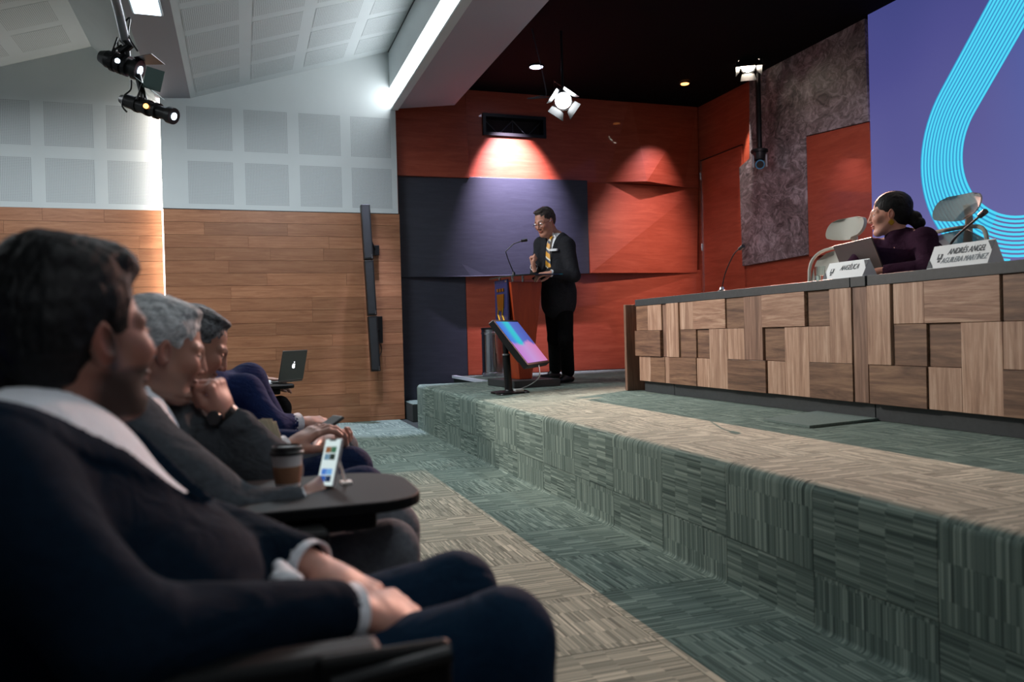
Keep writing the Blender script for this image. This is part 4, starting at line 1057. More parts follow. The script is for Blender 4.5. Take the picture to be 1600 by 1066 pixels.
# ---- head (canonical: face towards +X, left is +Y, middle of the head at 0)
def sm(x, a, b): t = np.clip((x-a)/(b-a), 0, 1); return t*t*(3-2*t)
def head_mesh(skin, lips, brow, beard=0., beardc=None, grey=None, full=0., h=.0027, female=False, eyes_down=0, glassy=False):
    g = Grid((-.13, -.10, -.20), (.135, .10, .14), h)
    g.ell((-.014, 0, .035), (.092, .073, .083)); g.ell((.030, 0, -.030), (.058, .058+.006*full, .078), k=.03)
    jw = .044+.008*full-(.004 if female else 0)
    for s in (-1, 1):
        g.cone((-.005, s*jw, -.045), (.058, s*.020, -.092-.003*full), .022+.006*full, .017, k=.025)
        g.ell((.062, s*.036, -.020), (.024, .024, .024), k=.02)
        g.cone((.080, s*.010, .024), (.062, s*.046, .022), .0115, .010, k=.012)
    g.ell((.070, 0, -.094), (.019, .021, .017), k=.02)
    if full: g.ell((.02, 0, -.10), (.05, .045, .03*full), k=.03)
    g.cone((.084, 0, .020), (.1035, 0, -.024), .0085, .0115, k=.012)
    for s in (-1, 1): g.ell((.094, s*.0125, -.031), (.010, .0075, .0075), k=.006)
    g.ell((.086, 0, -.053), (.0125, .024, .006), k=.005); g.ell((.084, 0, -.064), (.0125, .020, .0075), k=.005)
    g.cone((.099, -.018, -.0585), (.099, .018, -.0585), .0022, k=.004, neg=True)
    for s in (-1, 1):
        g.ell((.096, s*.031, .004), (.016, .019, .0125), k=.012, neg=True); g.ell((.0705, s*.031, .003), (.0135, .0140, .0125), k=.003)
        g.cone((.0835, s*.020, .0085), (.077, s*.044, .0075), .0028, .0028, k=.004)
        R = Euler((0, R_(-12), R_(s*18))).to_matrix()
        g.ell((-.008, s*.076, -.006), (.018, .0085, .032), R=[list(x) for x in R], k=.006)
        g.ell((-.002, s*.084, -.004), (.009, .006, .019), R=[list(x) for x in R], k=.004, neg=True)
    g.cone((-.020, 0, -.05), (-.045, 0, -.19), .053+.008*full, .058+.008*full, k=.02)
    V, Q = g.mesh(); V = relax(V, Q, 1, .5)
    x, y, z = V.T; ay = abs(y)
    c = np.tile(np.array(lin(skin)), (len(V), 1))
    def mixc(w, colr): nonlocal c; w = np.clip(w, 0, 1)[:, None]; c = c*(1-w)+np.array(lin(colr))*w
    mixc(.35*sm(wav(V, 60, 1), .1, .6), '8a4a38')
    mixc(.35*np.exp(-((ay-.042)**2+(z+.022)**2)/.0004)*(x > .04), 'b05a48')
    mixc(.4*np.exp(-((x-.115)**2+y**2+(z+.03)**2)/.0003), 'a85040')
    mixc(.4*(ay > .078), 'a4503f')
    mixc(.95*(x > .07)*sm(-((y/.023)**2+((z+.0585)/.011)**2), -1.2, -.6), lips)
    if beard:
        w = sm(z, -.035, -.050)*sm(x, -.03, .0)*(1-.9*np.exp(-((ay/.024)**2+((z+.058)/.010)**2)**2))*sm(z, -.125, -.105)
        w = np.maximum(w, (x > .06)*np.exp(-((z+.043)/.006)**2-(y/.03)**2))
        w = np.maximum(w, np.exp(-((x-.008)/.014)**2)*(z < .02)*(z > -.06))
        mixc(beard*w, beardc)
    brz = .027+.004*np.sin(np.clip((ay-.012)/.036, 0, 1)*PI)
    mixc(.9*(x > .05)*np.exp(-((z-brz)/(.0036 if female else .005))**2)*sm(ay, .008, .014)*sm(ay, .055, .046), brow)
    de = np.sqrt((ay-.031)**2+((z-.003)*1.0)**2); fr = (x > .068)
    lid = .0055-.004*eyes_down
    eye = fr*sm(-((ay-.031)/.0125)**2-((z-.002+.002*eyes_down)/max(lid, .0012))**2, -1.15, -.85)
    mixc(eye, 'd8d0c8'); mixc(eye*sm(-np.sqrt((ay-.031)**2+(z-.002)**2), -.0058, -.0048), '241812')
    mixc(.7*fr*np.exp(-((z-.003-lid)/.0016)**2)*sm(-abs(ay-.031), -.016, -.011), '1c1210')
    return V, Q, c
def skin_material(name, rough=.5):
    N = NT(name); a = N.n('ShaderNodeVertexColor'); a.layer_name = 'Col'; N.l(a.outputs[0], N.b.inputs['Base Color'])
    N.b.inputs['Roughness'].default_value = rough; N.b.inputs['Subsurface Weight'].default_value = .08
    N.b.inputs['Subsurface Radius'].default_value = (.01, .004, .002); N.b.inputs['Subsurface Scale'].default_value = .4
    n1 = N.n('ShaderNodeTexNoise', Scale=300.0, Detail=2.0); N.l(N.coords(), n1.inputs[0]); N.bump(n1.outputs[0], .12, .001)
    return N.m
SKIN = skin_material('skin_tone')
def hair_material(name, base, hi):
    N = NT(name); n = N.n('ShaderNodeTexNoise', Scale=60.0, Detail=5.0, Roughness=.7, Distortion=.6); N.l(N.coords(scale=(.35, 1.6, 1.0)), n.inputs[0])
    N.l(N.ramp(n.outputs[0], ((.38, base), (.64, hi))), N.b.inputs['Base Color']); N.b.inputs['Roughness'].default_value = .58
    N.b.inputs['Specular IOR Level'].default_value = .25; N.bump(n.outputs[0], .6, .004); return N.m
def hair_mesh(style, h=.0032):
    g = Grid((-.20, -.12, -.16), (.15, .12, .19), h)
    if style == 'quiff':
        g.ell((-.020, 0, .046), (.105, .083, .090)); g.ell((-.055, 0, .00), (.066, .078, .085), k=.03)
        g.cone((.040, 0, .108), (-.05, 0, .112), .026, .030, k=.03, sq=((0, 1, 0), 1.9)); g.ell((.055, -.002, .100), (.024, .046, .022), k=.02)
        g.ell((.125, 0, .016), (.096, .135, .088), k=.005, neg=True)
    elif style == 'short':
        g.ell((-.024, 0, .042), (.100, .080, .088)); g.ell((-.05, 0, .01), (.060, .074, .075), k=.02); g.ell((.028, 0, .104), (.040, .050, .018), k=.02)
        g.ell((.125, 0, .010), (.080, .105, .092), k=.005, neg=True)
    elif style == 'side':
        g.ell((-.025, 0, .041), (.098, .078, .086)); g.ell((-.05, 0, .008), (.058, .073, .073), k=.02); g.ell((.024, -.01, .104), (.040, .050, .014), k=.02)
        g.ell((.125, 0, .012), (.080, .100, .092), k=.005, neg=True)
    elif style == 'bun':
        g.ell((-.026, 0, .044), (.102, .082, .088)); g.ell((-.05, 0, .0), (.064, .078, .080), k=.02)
        g.ell((-.125, 0, -.035), (.040, .036, .038), k=.008); g.cone((-.10, 0, -.02), (-.14, .01, -.085), .034, .022, k=.012)
        g.ell((-.152, .02, -.07), (.026, .026, .030), k=.008); g.ell((-.150, -.02, -.055), (.024, .022, .026), k=.008)
        g.ell((.112, 0, .0), (.056, .078, .082), k=.010, neg=True)
    # clear the face, the ears and the neck
    g.ell((.060, 0, -.075), (.085, .12, .080), k=.008, neg=True)
    for s in (-1, 1):
        g.ell((.000, s*.086, -.018), (.021, .026, .040), k=.006, neg=True)
    g.ell((-.02, 0, -.175), (.20, .2, .095), k=.008, neg=True) if style != 'bun' else g.ell((.0, 0, -.165), (.10, .2, .095), k=.008, neg=True)
    V, Q = g.mesh(); V = relax(V, Q, 1, .5); N = normals(V, Q)
    x, y, z = V.T
    a = {'quiff': .0032, 'short': .003, 'side': .0022, 'bun': .0016}[style]
    st = np.array((.35, 1.7, .8))
    V = V+N*(a*(wav(V, 190, 3, 9, st)+.8*wav(V, 420, 4, 9, st)))[:, None]
    if style == 'short': V = V+N*(.0025*wav(V, 150, 8, 9))[:, None]
    return V, Q

# ---- hand (canonical: wrist at 0, fingers along +X, palm faces -Z, thumb on +Y)
def hand_mesh(curl=(25, 35, 20), thumb=(35, 20), spread=4, h=.0023, each=None, stub=.03):
    g = Grid((-stub-.02, -.11, -.13), (.21, .11, .06), h)
    g.cone((-stub, 0, 0), (.0, 0, 0), .026, .025, k=.01, sq=((0, 0, 1), .80)); g.cone((.0, 0, 0), (.04, 0, 0), .026, .034, k=.015, sq=((0, 0, 1), .55))
    tips = []
    for i, (by, L, r) in enumerate(((.030, .074, .0095), (.0105, .082, .0097), (-.010, .076, .0092), (-.029, .060, .0082))):
        b = Vector((.092-abs(i-1)*.004, by, .002)); g.cone((.028, by*.75, -.002), b, .0165, .0125, k=.012, sq=((0, 0, 1), .82))
        c = each[i] if each else curl; ang = 0; sp = R_((1.3-i)*spread); p = b
        for k, (fr, cc) in enumerate(zip((.46, .30, .26), c)):
            ang += R_(cc); d = Vector((math.cos(ang)*math.cos(sp), math.cos(ang)*math.sin(sp), -math.sin(ang)))
            q = p+d*L*fr; g.cone(p, q, r*(1.08-.1*k), r*(1.0-.1*k), k=.004); p = q
        tips.append(p)
    tb = Vector((.022, .026, -.008)); a, c2 = R_(thumb[0]), R_(thumb[1])
    d1 = Vector((math.cos(a), math.sin(a), -.35)).normalized(); p1 = tb+d1*.042; a2 = a-c2; d2 = Vector((math.cos(a2), math.sin(a2), -.30)).normalized()
    p2 = p1+d2*.032; d3 = Vector((math.cos(a2-.25), math.sin(a2-.25), -.25)).normalized(); p3 = p2+d3*.024
    g.cone((.012, .014, -.006), p1, .0165, .0125, k=.012); g.cone(p1, p2, .0115, .0105, k=.004); g.cone(p2, p3, .0105, .0085, k=.003)
    V, Q = g.mesh(); V = relax(V, Q, 1, .4); return V, Q
def frame_xz(xdir, zdir):
    x = Vector(xdir).normalized(); z = Vector(zdir); z = (z-x*z.dot(x)).normalized(); y = z.cross(x); return x, y, z
def place(V, o, x, y, z, sc=1, mirror=False):
    V = V.copy()
    if mirror: V[:, 1] *= -1
    return A3(o)+sc*(V[:, :1]*A3(x)+V[:, 1:2]*A3(y)+V[:, 2:3]*A3(z))
def obj_from(name, V, Q, m, parent=None, col=None, base=None):
    V = np.asarray(V, float)
    if base is None: base = Vector(((V[:, 0].min()+V[:, 0].max())/2, (V[:, 1].min()+V[:, 1].max())/2, V[:, 2].min()))
    me = np_mesh(name, V-A3(base), Q, col); o = link(name, me, m)
    if parent is None: o.location = base
    else: o.parent = parent; o.matrix_basis = parent_world(parent).inverted() @ Matrix.Translation(base)
    return o
def cloth(name, c, rough=.85, vary=.12, scale=60, sheen=.0):
    N = NT(name); n = N.n('ShaderNodeTexNoise', Scale=float(scale), Detail=4.0); N.l(N.coords(), n.inputs[0])
    a = lin(c); r = N.t.nodes.new('ShaderNodeValToRGB'); el = r.color_ramp.elements; el[0].position, el[1].position = .3, .7
    el[0].color = (*[v*(1-vary) for v in a], 1); el[1].color = (*[v*(1+vary) for v in a], 1); N.l(n.outputs[0], r.inputs[0]); N.l(r.outputs[0], N.b.inputs['Base Color'])
    N.b.inputs['Roughness'].default_value = rough; N.b.inputs['Sheen Weight'].default_value = sheen; N.b.inputs['Specular IOR Level'].default_value = .08
    n2 = N.n('ShaderNodeTexNoise', Scale=9.0, Detail=3.0, Distortion=1.2); N.l(N.coords(scale=(1, 1, 1.6)), n2.inputs[0]); N.bump(n2.outputs[0], .35, .03)
    return N.m

def person(label, J, S):
    '''J joints (world), S style. Body is one mesh (head, neck, trunk, limbs, hands); clothes and hair are its children.'''
    V3 = Vector; hip, neck = V3(J['hip']), V3(J['neck']); u = (neck-hip).normalized(); TLn = (neck-hip).length
    shR, shL = V3(J['shR']), V3(J['shL']); l = (shL-shR); l = (l-u*l.dot(u)).normalized(); f = l.cross(u)
    Rm = [[f[i], l[i], u[i]] for i in range(3)]; R = [list(r) for r in Rm]
    b = S.get('bulk', 1.0); hv = S.get('vox', .0065); belly = S.get('belly', 1.0)
    base = V3((hip.x, hip.y, J['ground']))
    # --- head
    hc = V3(J['head']); ya, pi_, ro = S['face']; RH = (Matrix.Rotation(R_(ya), 3, 'Z') @ Matrix.Rotation(R_(pi_), 3, 'Y') @ Matrix.Rotation(R_(ro), 3, 'X'))
    hx, hy, hz_ = [V3(RH.col[i]) for i in range(3)]; hs = S.get('headscale', 1.0)
    HV, HQ, HCc = head_mesh(**S['head']); HV = place(HV, hc, hx, hy, hz_, hs)
    parts = [(HV, HQ, HCc)]
    # --- hands
    sk = np.array(lin(S['handskin']))
    for side in 'RL':
        if side+'hand' in S:
            hd = S[side+'hand']; V, Q = hand_mesh(**hd.get('pose', {}))
            x, y, z = frame_xz(hd['dir'], hd['back']); mir = hd.get('mirror', False)
            Vw = place(V, J['wr'+side], x, y, z, hd.get('sc', 1.0), mir)
            if mir: Q = Q[:, ::-1]
            cc = np.tile(sk, (len(V), 1))*(1+.12*wav(V, 120, 5))[:, None]; parts.append((Vw, Q, cc))
    # --- trunk and limbs under the clothes
    lo = np.min([A3(p) for k_, p in J.items() if k_ != 'ground'], 0)-.12; hi = np.max([A3(p) for k_, p in J.items() if k_ != 'ground'], 0)+.12
    g = Grid(lo, hi, .010)
    g.ell(hip+u*TLn*.66, (.098*b, .145*b, .17), R=R, k=.03); g.ell(hip+u*TLn*.28, (.10*b*belly, .13*b, .15), R=R, k=.03); g.ell(hip, (.10, .14, .10), R=R, k=.03)
    g.cone(neck-u*.03, hc-hz_*.10*hs-hx*.03*hs, .052, .05, k=.02)
    for s in 'RL':
        sh, el_, wr = V3(J['sh'+s]), V3(J['el'+s]), V3(J['wr'+s])
        g.cone(neck-u*.07, sh, .045, .045, k=.03); g.cone(sh, el_, .044, .034, k=.02); g.cone(el_, wr, .034, .022, k=.02)
        hp, kn, an = V3(J['hi'+s]), V3(J['kn'+s]), V3(J['an'+s])
        g.cone(hp, kn, .065, .045, k=.03); g.cone(kn, an, .043, .028, k=.02)
        fd = V3(J.get('foot'+s, f)).normalized(); g.cone(an-V3((0, 0, .03)), an+fd*.13-V3((0, 0, .055)), .028, .022, k=.02)
    V, Q = g.mesh(); parts.append((V, Q, np.tile(sk, (len(V), 1))))
    VV, QQ, CC, n = [], [], [], 0
    for V, Q, c_ in parts: VV.append(V); QQ.append(Q+n); CC.append(c_); n += len(V)
    P = obj_from('person', np.concatenate(VV), np.concatenate(QQ), SKIN, None, np.concatenate(CC), base); tag(P, label, 'person')
    # --- hair
    HV, HQ = hair_mesh(S['hair'][0]); ho = obj_from('hair', place(HV, hc, hx, hy, hz_, hs), HQ, S['hair'][1], P)
    # --- jacket
    g = Grid(lo-.03, hi+.03, hv)
    Cc, Bc = hip+u*TLn*.68, hip+u*TLn*.30+f*.015*belly
    g.ell(Cc, (.125*b, .172*b, .20), R=R, k=.03); g.ell(Bc, (.135*b*belly, .160*b, .19), R=R, k=.05); g.ell(hip+u*.03, (.135*b*(.5+.5*belly), .175*b, .14), R=R, k=.05)
    for s in 'RL':
        sh, el_, wr = V3(J['sh'+s]), V3(J['el'+s]), V3(J['wr'+s]); ar = S.get('arm', 1.0)
        g.cone(neck-u*.055, sh-u*.0, .058, .062*ar, k=.05); g.cone(sh, el_, .066*ar, .053*ar, k=.035); cuff = wr+(el_-wr).normalized()*.035
        g.cone(el_, cuff, .053*ar, .037*ar, k=.025)
    for z_ in S.get('skirt', ()): g.cone(hip+u*.04, hip-u*z_, .155*b, .170*b, k=.04, sq=(f, .78))
    # cut the cuffs open and the neck hole
    for s in 'RL':
        el_, wr = V3(J['el'+s]), V3(J['wr'+s]); d = (wr-el_).normalized(); g.cone(wr-d*.032, wr+d*.05, .031, .031, k=.004, neg=True)
    nk = S.get('neckcut', (-.02, .066, .062)); g.cone(neck+u*nk[0], hc-hz_*.09*hs, nk[1], nk[2], k=.006, neg=True)
    if 'highneck' in S: g.cone(neck-u*.03, hc-hz_*.128*hs-hx*.032*hs, .088, .068, k=.03)
    if S.get('opening', 1):
        o0, o1, w0, w1 = S.get('vee', (.48, .95, .004, .085))
        sl, PP_ = g.sub(A3(hip)-.4, A3(neck)+.3)
        q = [PP_[i]-hip[i] for i in range(3)]; U = q[0]*u[0]+q[1]*u[1]+q[2]*u[2]; Lx = q[0]*l[0]+q[1]*l[1]+q[2]*l[2]; Fx = q[0]*f[0]+q[1]*f[1]+q[2]*f[2]
        wdt = w0+(w1-w0)*np.clip((U/TLn-o0)/(o1-o0), 0, 1.3)
        d = np.maximum(np.maximum(np.abs(Lx)-wdt, o0*TLn-U), .0-Fx)
        lap = S.get('lapel', .05)
        # raised lapels beside the opening
        band = (np.abs(Lx) < wdt+lap*np.clip((U/TLn-o0)*2.4, 0.1, 1)) & (Fx > 0.0) & (U > o0*TLn)
        g.F[sl] = np.where(band, g.F[sl]-.006, g.F[sl]); g.F[sl] = np.maximum(g.F[sl], -d).astype(np.float32)
        if 'vee2' in S:
            a2, b2, w2 = S['vee2']; U_ = U/TLn
            d = np.maximum(np.maximum(np.abs(Lx)-w2*np.clip((b2-U_)/(b2-a2), 0, 1), a2*TLn-U), np.maximum(np.maximum(U-b2*TLn, Fx-.19), .05-Fx)); g.F[sl] = np.maximum(g.F[sl], -d).astype(np.float32)
    V, Q = g.mesh(); V = relax(V, Q, 2, .5); N = normals(V, Q); wa = S.get('wrinkle', .004)
    V = V+N*(wa*wav(V, 28, 11, 8)+wa*.5*wav(V, 60, 12, 8))[:, None]; jk = obj_from(S.get('jacketname', 'jacket'), V, Q, S['jacket'], P)
    # --- shirt: front, collar and cuffs
    g = Grid(A3(hip)-.35, A3(neck)+.35, .006)
    g.ell(Cc, (.125*b-.010, .172*b-.012, .19), R=R, k=.03); g.ell(Bc, (.135*b*belly-.010, .160*b-.012, .18), R=R, k=.05)
    nc = hc-hz_*.105*hs-hx*.035*hs
    if S.get('collar', 1):
        g.cone(neck-u*.05, neck.lerp(nc, .75), .072, .062, k=.02); g.cone(neck+u*.01, hc-hz_*.05, .058, .056, k=.004, neg=True)
        for s in (-1, 1): g.cone(nc+f*.035+l*s*.040-u*.005, neck-u*.055+f*.085+l*s*.045, .016, .010, k=.006, sq=(f, .5))
    V, Q = g.mesh(); V = relax(V, Q, 1, .5); obj_from('shirt', V, Q, S['shirt'], P)
    if S.get('cuffs', 1):
        for s in 'RL':
            el_, wr = V3(J['el'+s]), V3(J['wr'+s]); d = (wr-el_).normalized(); a = wr-d*.05; bb = wr-d*.008
            n_ = 24; t_ = d.orthogonal().normalized(); k_ = d.cross(t_); vs = []
            for p, r in ((a, .035), (bb+d*.006, .037), (bb+d*.006, .0335), (a, .031)): vs += [p+(t_*math.cos(2*PI*i/n_)+k_*math.sin(2*PI*i/n_))*r for i in range(n_)]
            fs = [(q*n_+i, q*n_+(i+1) % n_, ((q+1) % 4)*n_+(i+1) % n_, ((q+1) % 4)*n_+i) for q in range(4) for i in range(n_)]
            MB().add(vs, fs).build('shirt_cuff', S['shirt'], P, smooth=True)
    # --- trousers
    g = Grid(lo-.04, hi+.04, max(hv, .007)); tr = S.get('leg', 1.0)
    g.ell(hip-u*.02, (.125*b, .165*b, .11), R=R, k=.03)
    for s in 'RL':
        hp, kn, an = V3(J['hi'+s]), V3(J['kn'+s]), V3(J['an'+s]); g.cone(hp, kn, .088*tr, .066*tr, k=.035); g.cone(kn, an+V3((0, 0, .03)), .066*tr, S.get('hem', .052), k=.02)
    V, Q = g.mesh(); V = relax(V, Q, 1, .5); N = normals(V, Q); V = V+N*(wa*.8*wav(V, 34, 21, 8, np.array((1, .4, .5))))[:, None]; obj_from('trousers', V, Q, S['trousers'], P)
    for s in 'RL':
        an = V3(J['an'+s]); fd = V3(J.get('foot'+s, f)); fd.z = 0; fd.normalize(); g0 = J['ground']
        g = Grid(A3((an.x-.3, an.y-.3, g0-.01)), A3((an.x+.3, an.y+.3, g0+.16)), .005)
        heel = V3((an.x, an.y, g0+.035))-fd*.035; toe = V3((an.x, an.y, g0+.028))+fd*.185
        g.cone(heel, toe, .038, .030, k=.02, sq=((0, 0, 1), .85)); g.ell(V3((an.x, an.y, g0+.06))+fd*.03, (.06, .042, .045), k=.03)
        sl, PP_ = g.sub(A3((an.x-.3, an.y-.3, g0-.02)), A3((an.x+.3, an.y+.3, g0+.2))); g.F[sl] = np.maximum(g.F[sl], (g0+.001-PP_[2])+0*g.F[sl]); V, Q = g.mesh()
        obj_from('shoe', V, Q, S.get('shoe', M['black']), P)
    return P, dict(hip=hip, neck=neck, u=u, l=l, f=f, hc=hc, hx=hx, hy=hy, hz=hz_, hs=hs, T=TLn, Cc=Cc, Bc=Bc)
# ================================================================== AUDITORIUM SEATS
blue = cloth('royal_blue_upholstery', '14309c', .8, .1, 80)
seatblk = mat('seat_black_plastic', '08090a', .55, spec=.2)
def seat_chair(yc, label, tablet=None, xb=-.12):
    t = empty('auditorium_seat', (xb, yc, 0), label, 'seat', 'front row auditorium seats')
    def rb(name, c, ax, ay, az, s, m, bv):
        mb = MB(); mb.obox(c, ax, ay, az, *s); return mb.build(name, m, t, bevel=bv, smooth=True, seg=3)
    rb('seat_cushion', (xb+.07, yc, .40), (1, 0, -.06), (0, 1, 0), (.06, 0, 1), (.46, .50, .10), blue, .03)
    a = R_(20); bx_, bz = Vector((math.cos(a), 0, math.sin(a))), Vector((-math.sin(a), 0, math.cos(a)))
    rb('backrest', Vector((xb-.30, yc, .66)), bx_, (0, 1, 0), bz, (.09, .50, .56), blue, .03)
    rb('back_shell', Vector((xb-.36, yc, .64)), bx_, (0, 1, 0), bz, (.03, .52, .58), seatblk, .012)
    for s in (-1, 1):
        y = yc+s*.285
        rb('armrest', (xb+.05, y, .638), (1, 0, 0), (0, 1, 0), (0, 0, 1), (.42, .055, .035), seatblk, .012)
        rb('side_panel', (xb+.02, y, .34), (1, 0, 0), (0, 1, 0), (0, 0, 1), (.30, .035, .58), seatblk, .01)
        rb('floor_foot', (xb+.02, y, .02), (1, 0, 0), (0, 1, 0), (0, 0, 1), (.36, .06, .04), M['blackmetal'], .01)
    if tablet == 'open':
        x0, x1, y0, y1, z = xb+.0, xb+.455, yc-.32, yc+.04, .664; n = 8; ring = [(x0, y0+.04), (x0+.08, y0)]
        for k in range(n+1):
            q = -PI/2+PI/2*k/n; ring.append((x1-.10+.10*math.cos(q), y0+.10+.10*math.sin(q)))
        for k in range(n+1):
            q = PI/2*k/n; ring.append((x1-.13+.13*math.cos(q), y1-.13+.13*math.sin(q)))
        ring += [(x0+.12, y1), (x0+.06, y0+.14)]
        mb = MB(); mb.prism([(p[0], p[1], z) for p in ring], (0, 0, .022)); mb.build('writing_tablet', mat('tablet_black', '0b0c0e', .6, spec=.15) if 'tablet_black' not in bpy.data.materials else bpy.data.materials['tablet_black'], t, bevel=.004)
        mb = MB(); mb.box((xb+.18, y0+.04, .625), (xb+.36, y0+.12, z)); mb.build('tablet_bracket', seatblk, t, bevel=.01)
    elif tablet == 'folded':
        mb = MB(); mb.obox((xb+.26, yc-.31, .59), (1, 0, 0), (0, 1, 0), (0, 0, 1), .15, .02, .13); mb.build('writing_tablet', seatblk, t, bevel=.008)
        MB().cyl((xb+.20, yc-.33, .63), (xb+.33, yc-.33, .645), .009, n=10).build('tablet_hinge', M['blackmetal'], t)
    return t
YSEAT = [1.19, 1.83, 2.47, 3.11]
seat_chair(1.19, 'blue auditorium seat nearest the camera, under the bearded dark haired man', 'folded')
seat_chair(1.83, 'blue auditorium seat with its black tablet open, under the silver haired man', 'open')
seat_chair(2.47, 'blue auditorium seat under the man using a phone at his lap')
seat_chair(3.11, 'blue auditorium seat under the man in the royal blue jacket')
seat_chair(5.95, 'blue auditorium seat farthest down the row carrying an open silver laptop', 'open')

# ================================================================== PEOPLE
shirtw = cloth('white_shirt_cloth', 'e6e9ee', .75, .03, 40, 0)
navyc = cloth('midnight_navy_suit_cloth', '081826', .85, .12, 90)
greyc = cloth('charcoal_grey_suit_cloth', '464b50', .9, .14, 90)
greyt = cloth('grey_trouser_cloth', '63676d', .9, .14, 90)
bluec = cloth('dark_blue_suit_cloth', '1a2848', .85, .12, 90)
bluec2 = cloth('royal_blue_jacket_cloth', '1e2b52', .85, .12, 90)
blackc = cloth('black_suit_cloth', '27282c', .85, .12, 90)
blackt = cloth('black_trouser_cloth', '0f1012', .85, .12, 90)
plumc = cloth('dark_plum_cloth', '301a2c', .85, .12, 90)
H_black = hair_material('black_hair', '040405', '121316')
H_silver = hair_material('silver_hair', '8a8d8e', 'dadddd')
H_salt = hair_material('salt_and_pepper_hair', '2a2b2d', '7a7e80')
H_dbrown = hair_material('dark_greying_hair', '201a18', '4a4340')
watchm = mat('watch_black', '0d0d0f', .35)
def V(*a): return Vector(a)
def leg_defaults(J, gx, ground=0):
    for s in 'RL':
        kn = J['kn'+s]; J.setdefault('an'+s, Vector((kn.x+gx, kn.y, ground+.09)))
    return J
# --- A: bearded dark haired man nearest the camera
J = dict(ground=0, hip=V(-.09, 1.17, .50), neck=V(-.30, 1.175, .905), head=W(120, 530, 1.09), shR=V(-.27, .985, .86), shL=V(-.27, 1.365, .86),
         elR=V(-.125, .925, .685), wrR=W(556, 955, 1.04), elL=V(-.10, 1.40, .70), wrL=W(492, 886, 1.15),
         hiR=V(-.05, 1.085, .50), hiL=V(-.05, 1.27, .50), knR=W(790, 1000, 1.075), knL=W(712, 926, 1.33))
leg_defaults(J, .03)
S = dict(face=(38, -2, 0), headscale=1.0, head=dict(skin='8a6254', lips='7a5048', brow='17110f', beard=.92, beardc='201816', full=.5), handskin='b08070', hair=('quiff', H_black),
         jacket=navyc, shirt=shirtw, trousers=navyc, bulk=1.12, belly=1.12, neckcut=(-.05, .078, .086), vee=(.50, .98, .02, .15), vee2=(.10, .30, .045), lapel=.06, vox=.0055, wrinkle=.0045, leg=.98, arm=1.1,
         Rhand=dict(dir=(.75, .45, -.22), back=(-.1, -.45, .9), mirror=True, pose=dict(curl=(38, 45, 25), thumb=(30, 20))),
         Lhand=dict(dir=(.72, -.55, -.42), back=(.35, -.25, .9), mirror=False, pose=dict(curl=(22, 30, 18), thumb=(55, 5))))
navyt = cloth('midnight_navy_trouser_cloth', '10263a', .85, .12, 90)
S['trousers'] = navyt
PA, TA = person('bearded man with swept back black hair in a midnight navy suit, hands folded, largest figure', J, S)
MB().cyl(W(405, 893, 1.12), W(407, 893, 1.105), .010, n=14).build('button', M['black'], PA)
g = Grid(A3(W(447, 905, 1.09))-.08, A3(W(447, 905, 1.09))+.08, .003); g.cone(W(436, 885, 1.115), W(452, 916, 1.06), .010, .019, k=.01); g.cone(W(452, 916, 1.06), W(430, 905, 1.07), .017, .008, k=.01)
Vq, Qq = g.mesh(); obj_from('shirt_front', Vq, Qq, shirtw, PA)
# --- B: silver haired man
cup_h = W(480, 770, 1.66)
J = dict(ground=0, hip=V(-.22, 1.86, .47), neck=V(-.26, 1.885, .865), head=W(252, 548, 1.79), shR=V(-.235, 1.69, .825), shL=V(-.21, 2.07, .83),
         elR=W(368, 822, 1.56), wrR=W(482, 790, 1.61), elL=V(.06, 2.02, .68), wrL=W(357, 655, 1.88),
         hiR=V(-.18, 1.78, .47), hiL=V(-.18, 1.96, .47), knR=W(607, 862, 1.75), knL=V(.33, 1.93, .53))
leg_defaults(J, .03)
S = dict(face=(16, 16, 0), headscale=.95, head=dict(skin='a87c6a', lips='96685c', brow='5c5854', beard=.25, beardc='7c7672', full=.3), handskin='b08070', hair=('short', H_silver),
         jacket=greyc, shirt=shirtw, trousers=greyt, bulk=1.08, belly=1.1, vee=(.48, .98, .012, .09), vox=.0065, arm=1.32,
         Rhand=dict(dir=(.55, .75, .12), back=(.55, -.5, .5), mirror=True, pose=dict(curl=(38, 50, 25), thumb=(35, 10))),
         Lhand=dict(dir=(-.30, -.12, .9), back=(.85, -.40, .2), mirror=False, pose=dict(curl=(75, 75, 30), thumb=(15, 30))))
PB, TB = person('silver haired man in a charcoal grey suit resting his chin on his fist', J, S)
wl, el_ = J['wrL'], J['elL']; dw = (wl-el_).normalized()
MB().cyl(wl-dw*.004, wl+dw*.022, .0335, .031, 24).build('watch_strap', watchm, PB, smooth=True)
MB().cyl(wl+dw*.01+V(-.02, -.028, 0), wl+dw*.01+V(-.026, -.04, 0), .017, n=20).build('watch_face', watchm, PB)
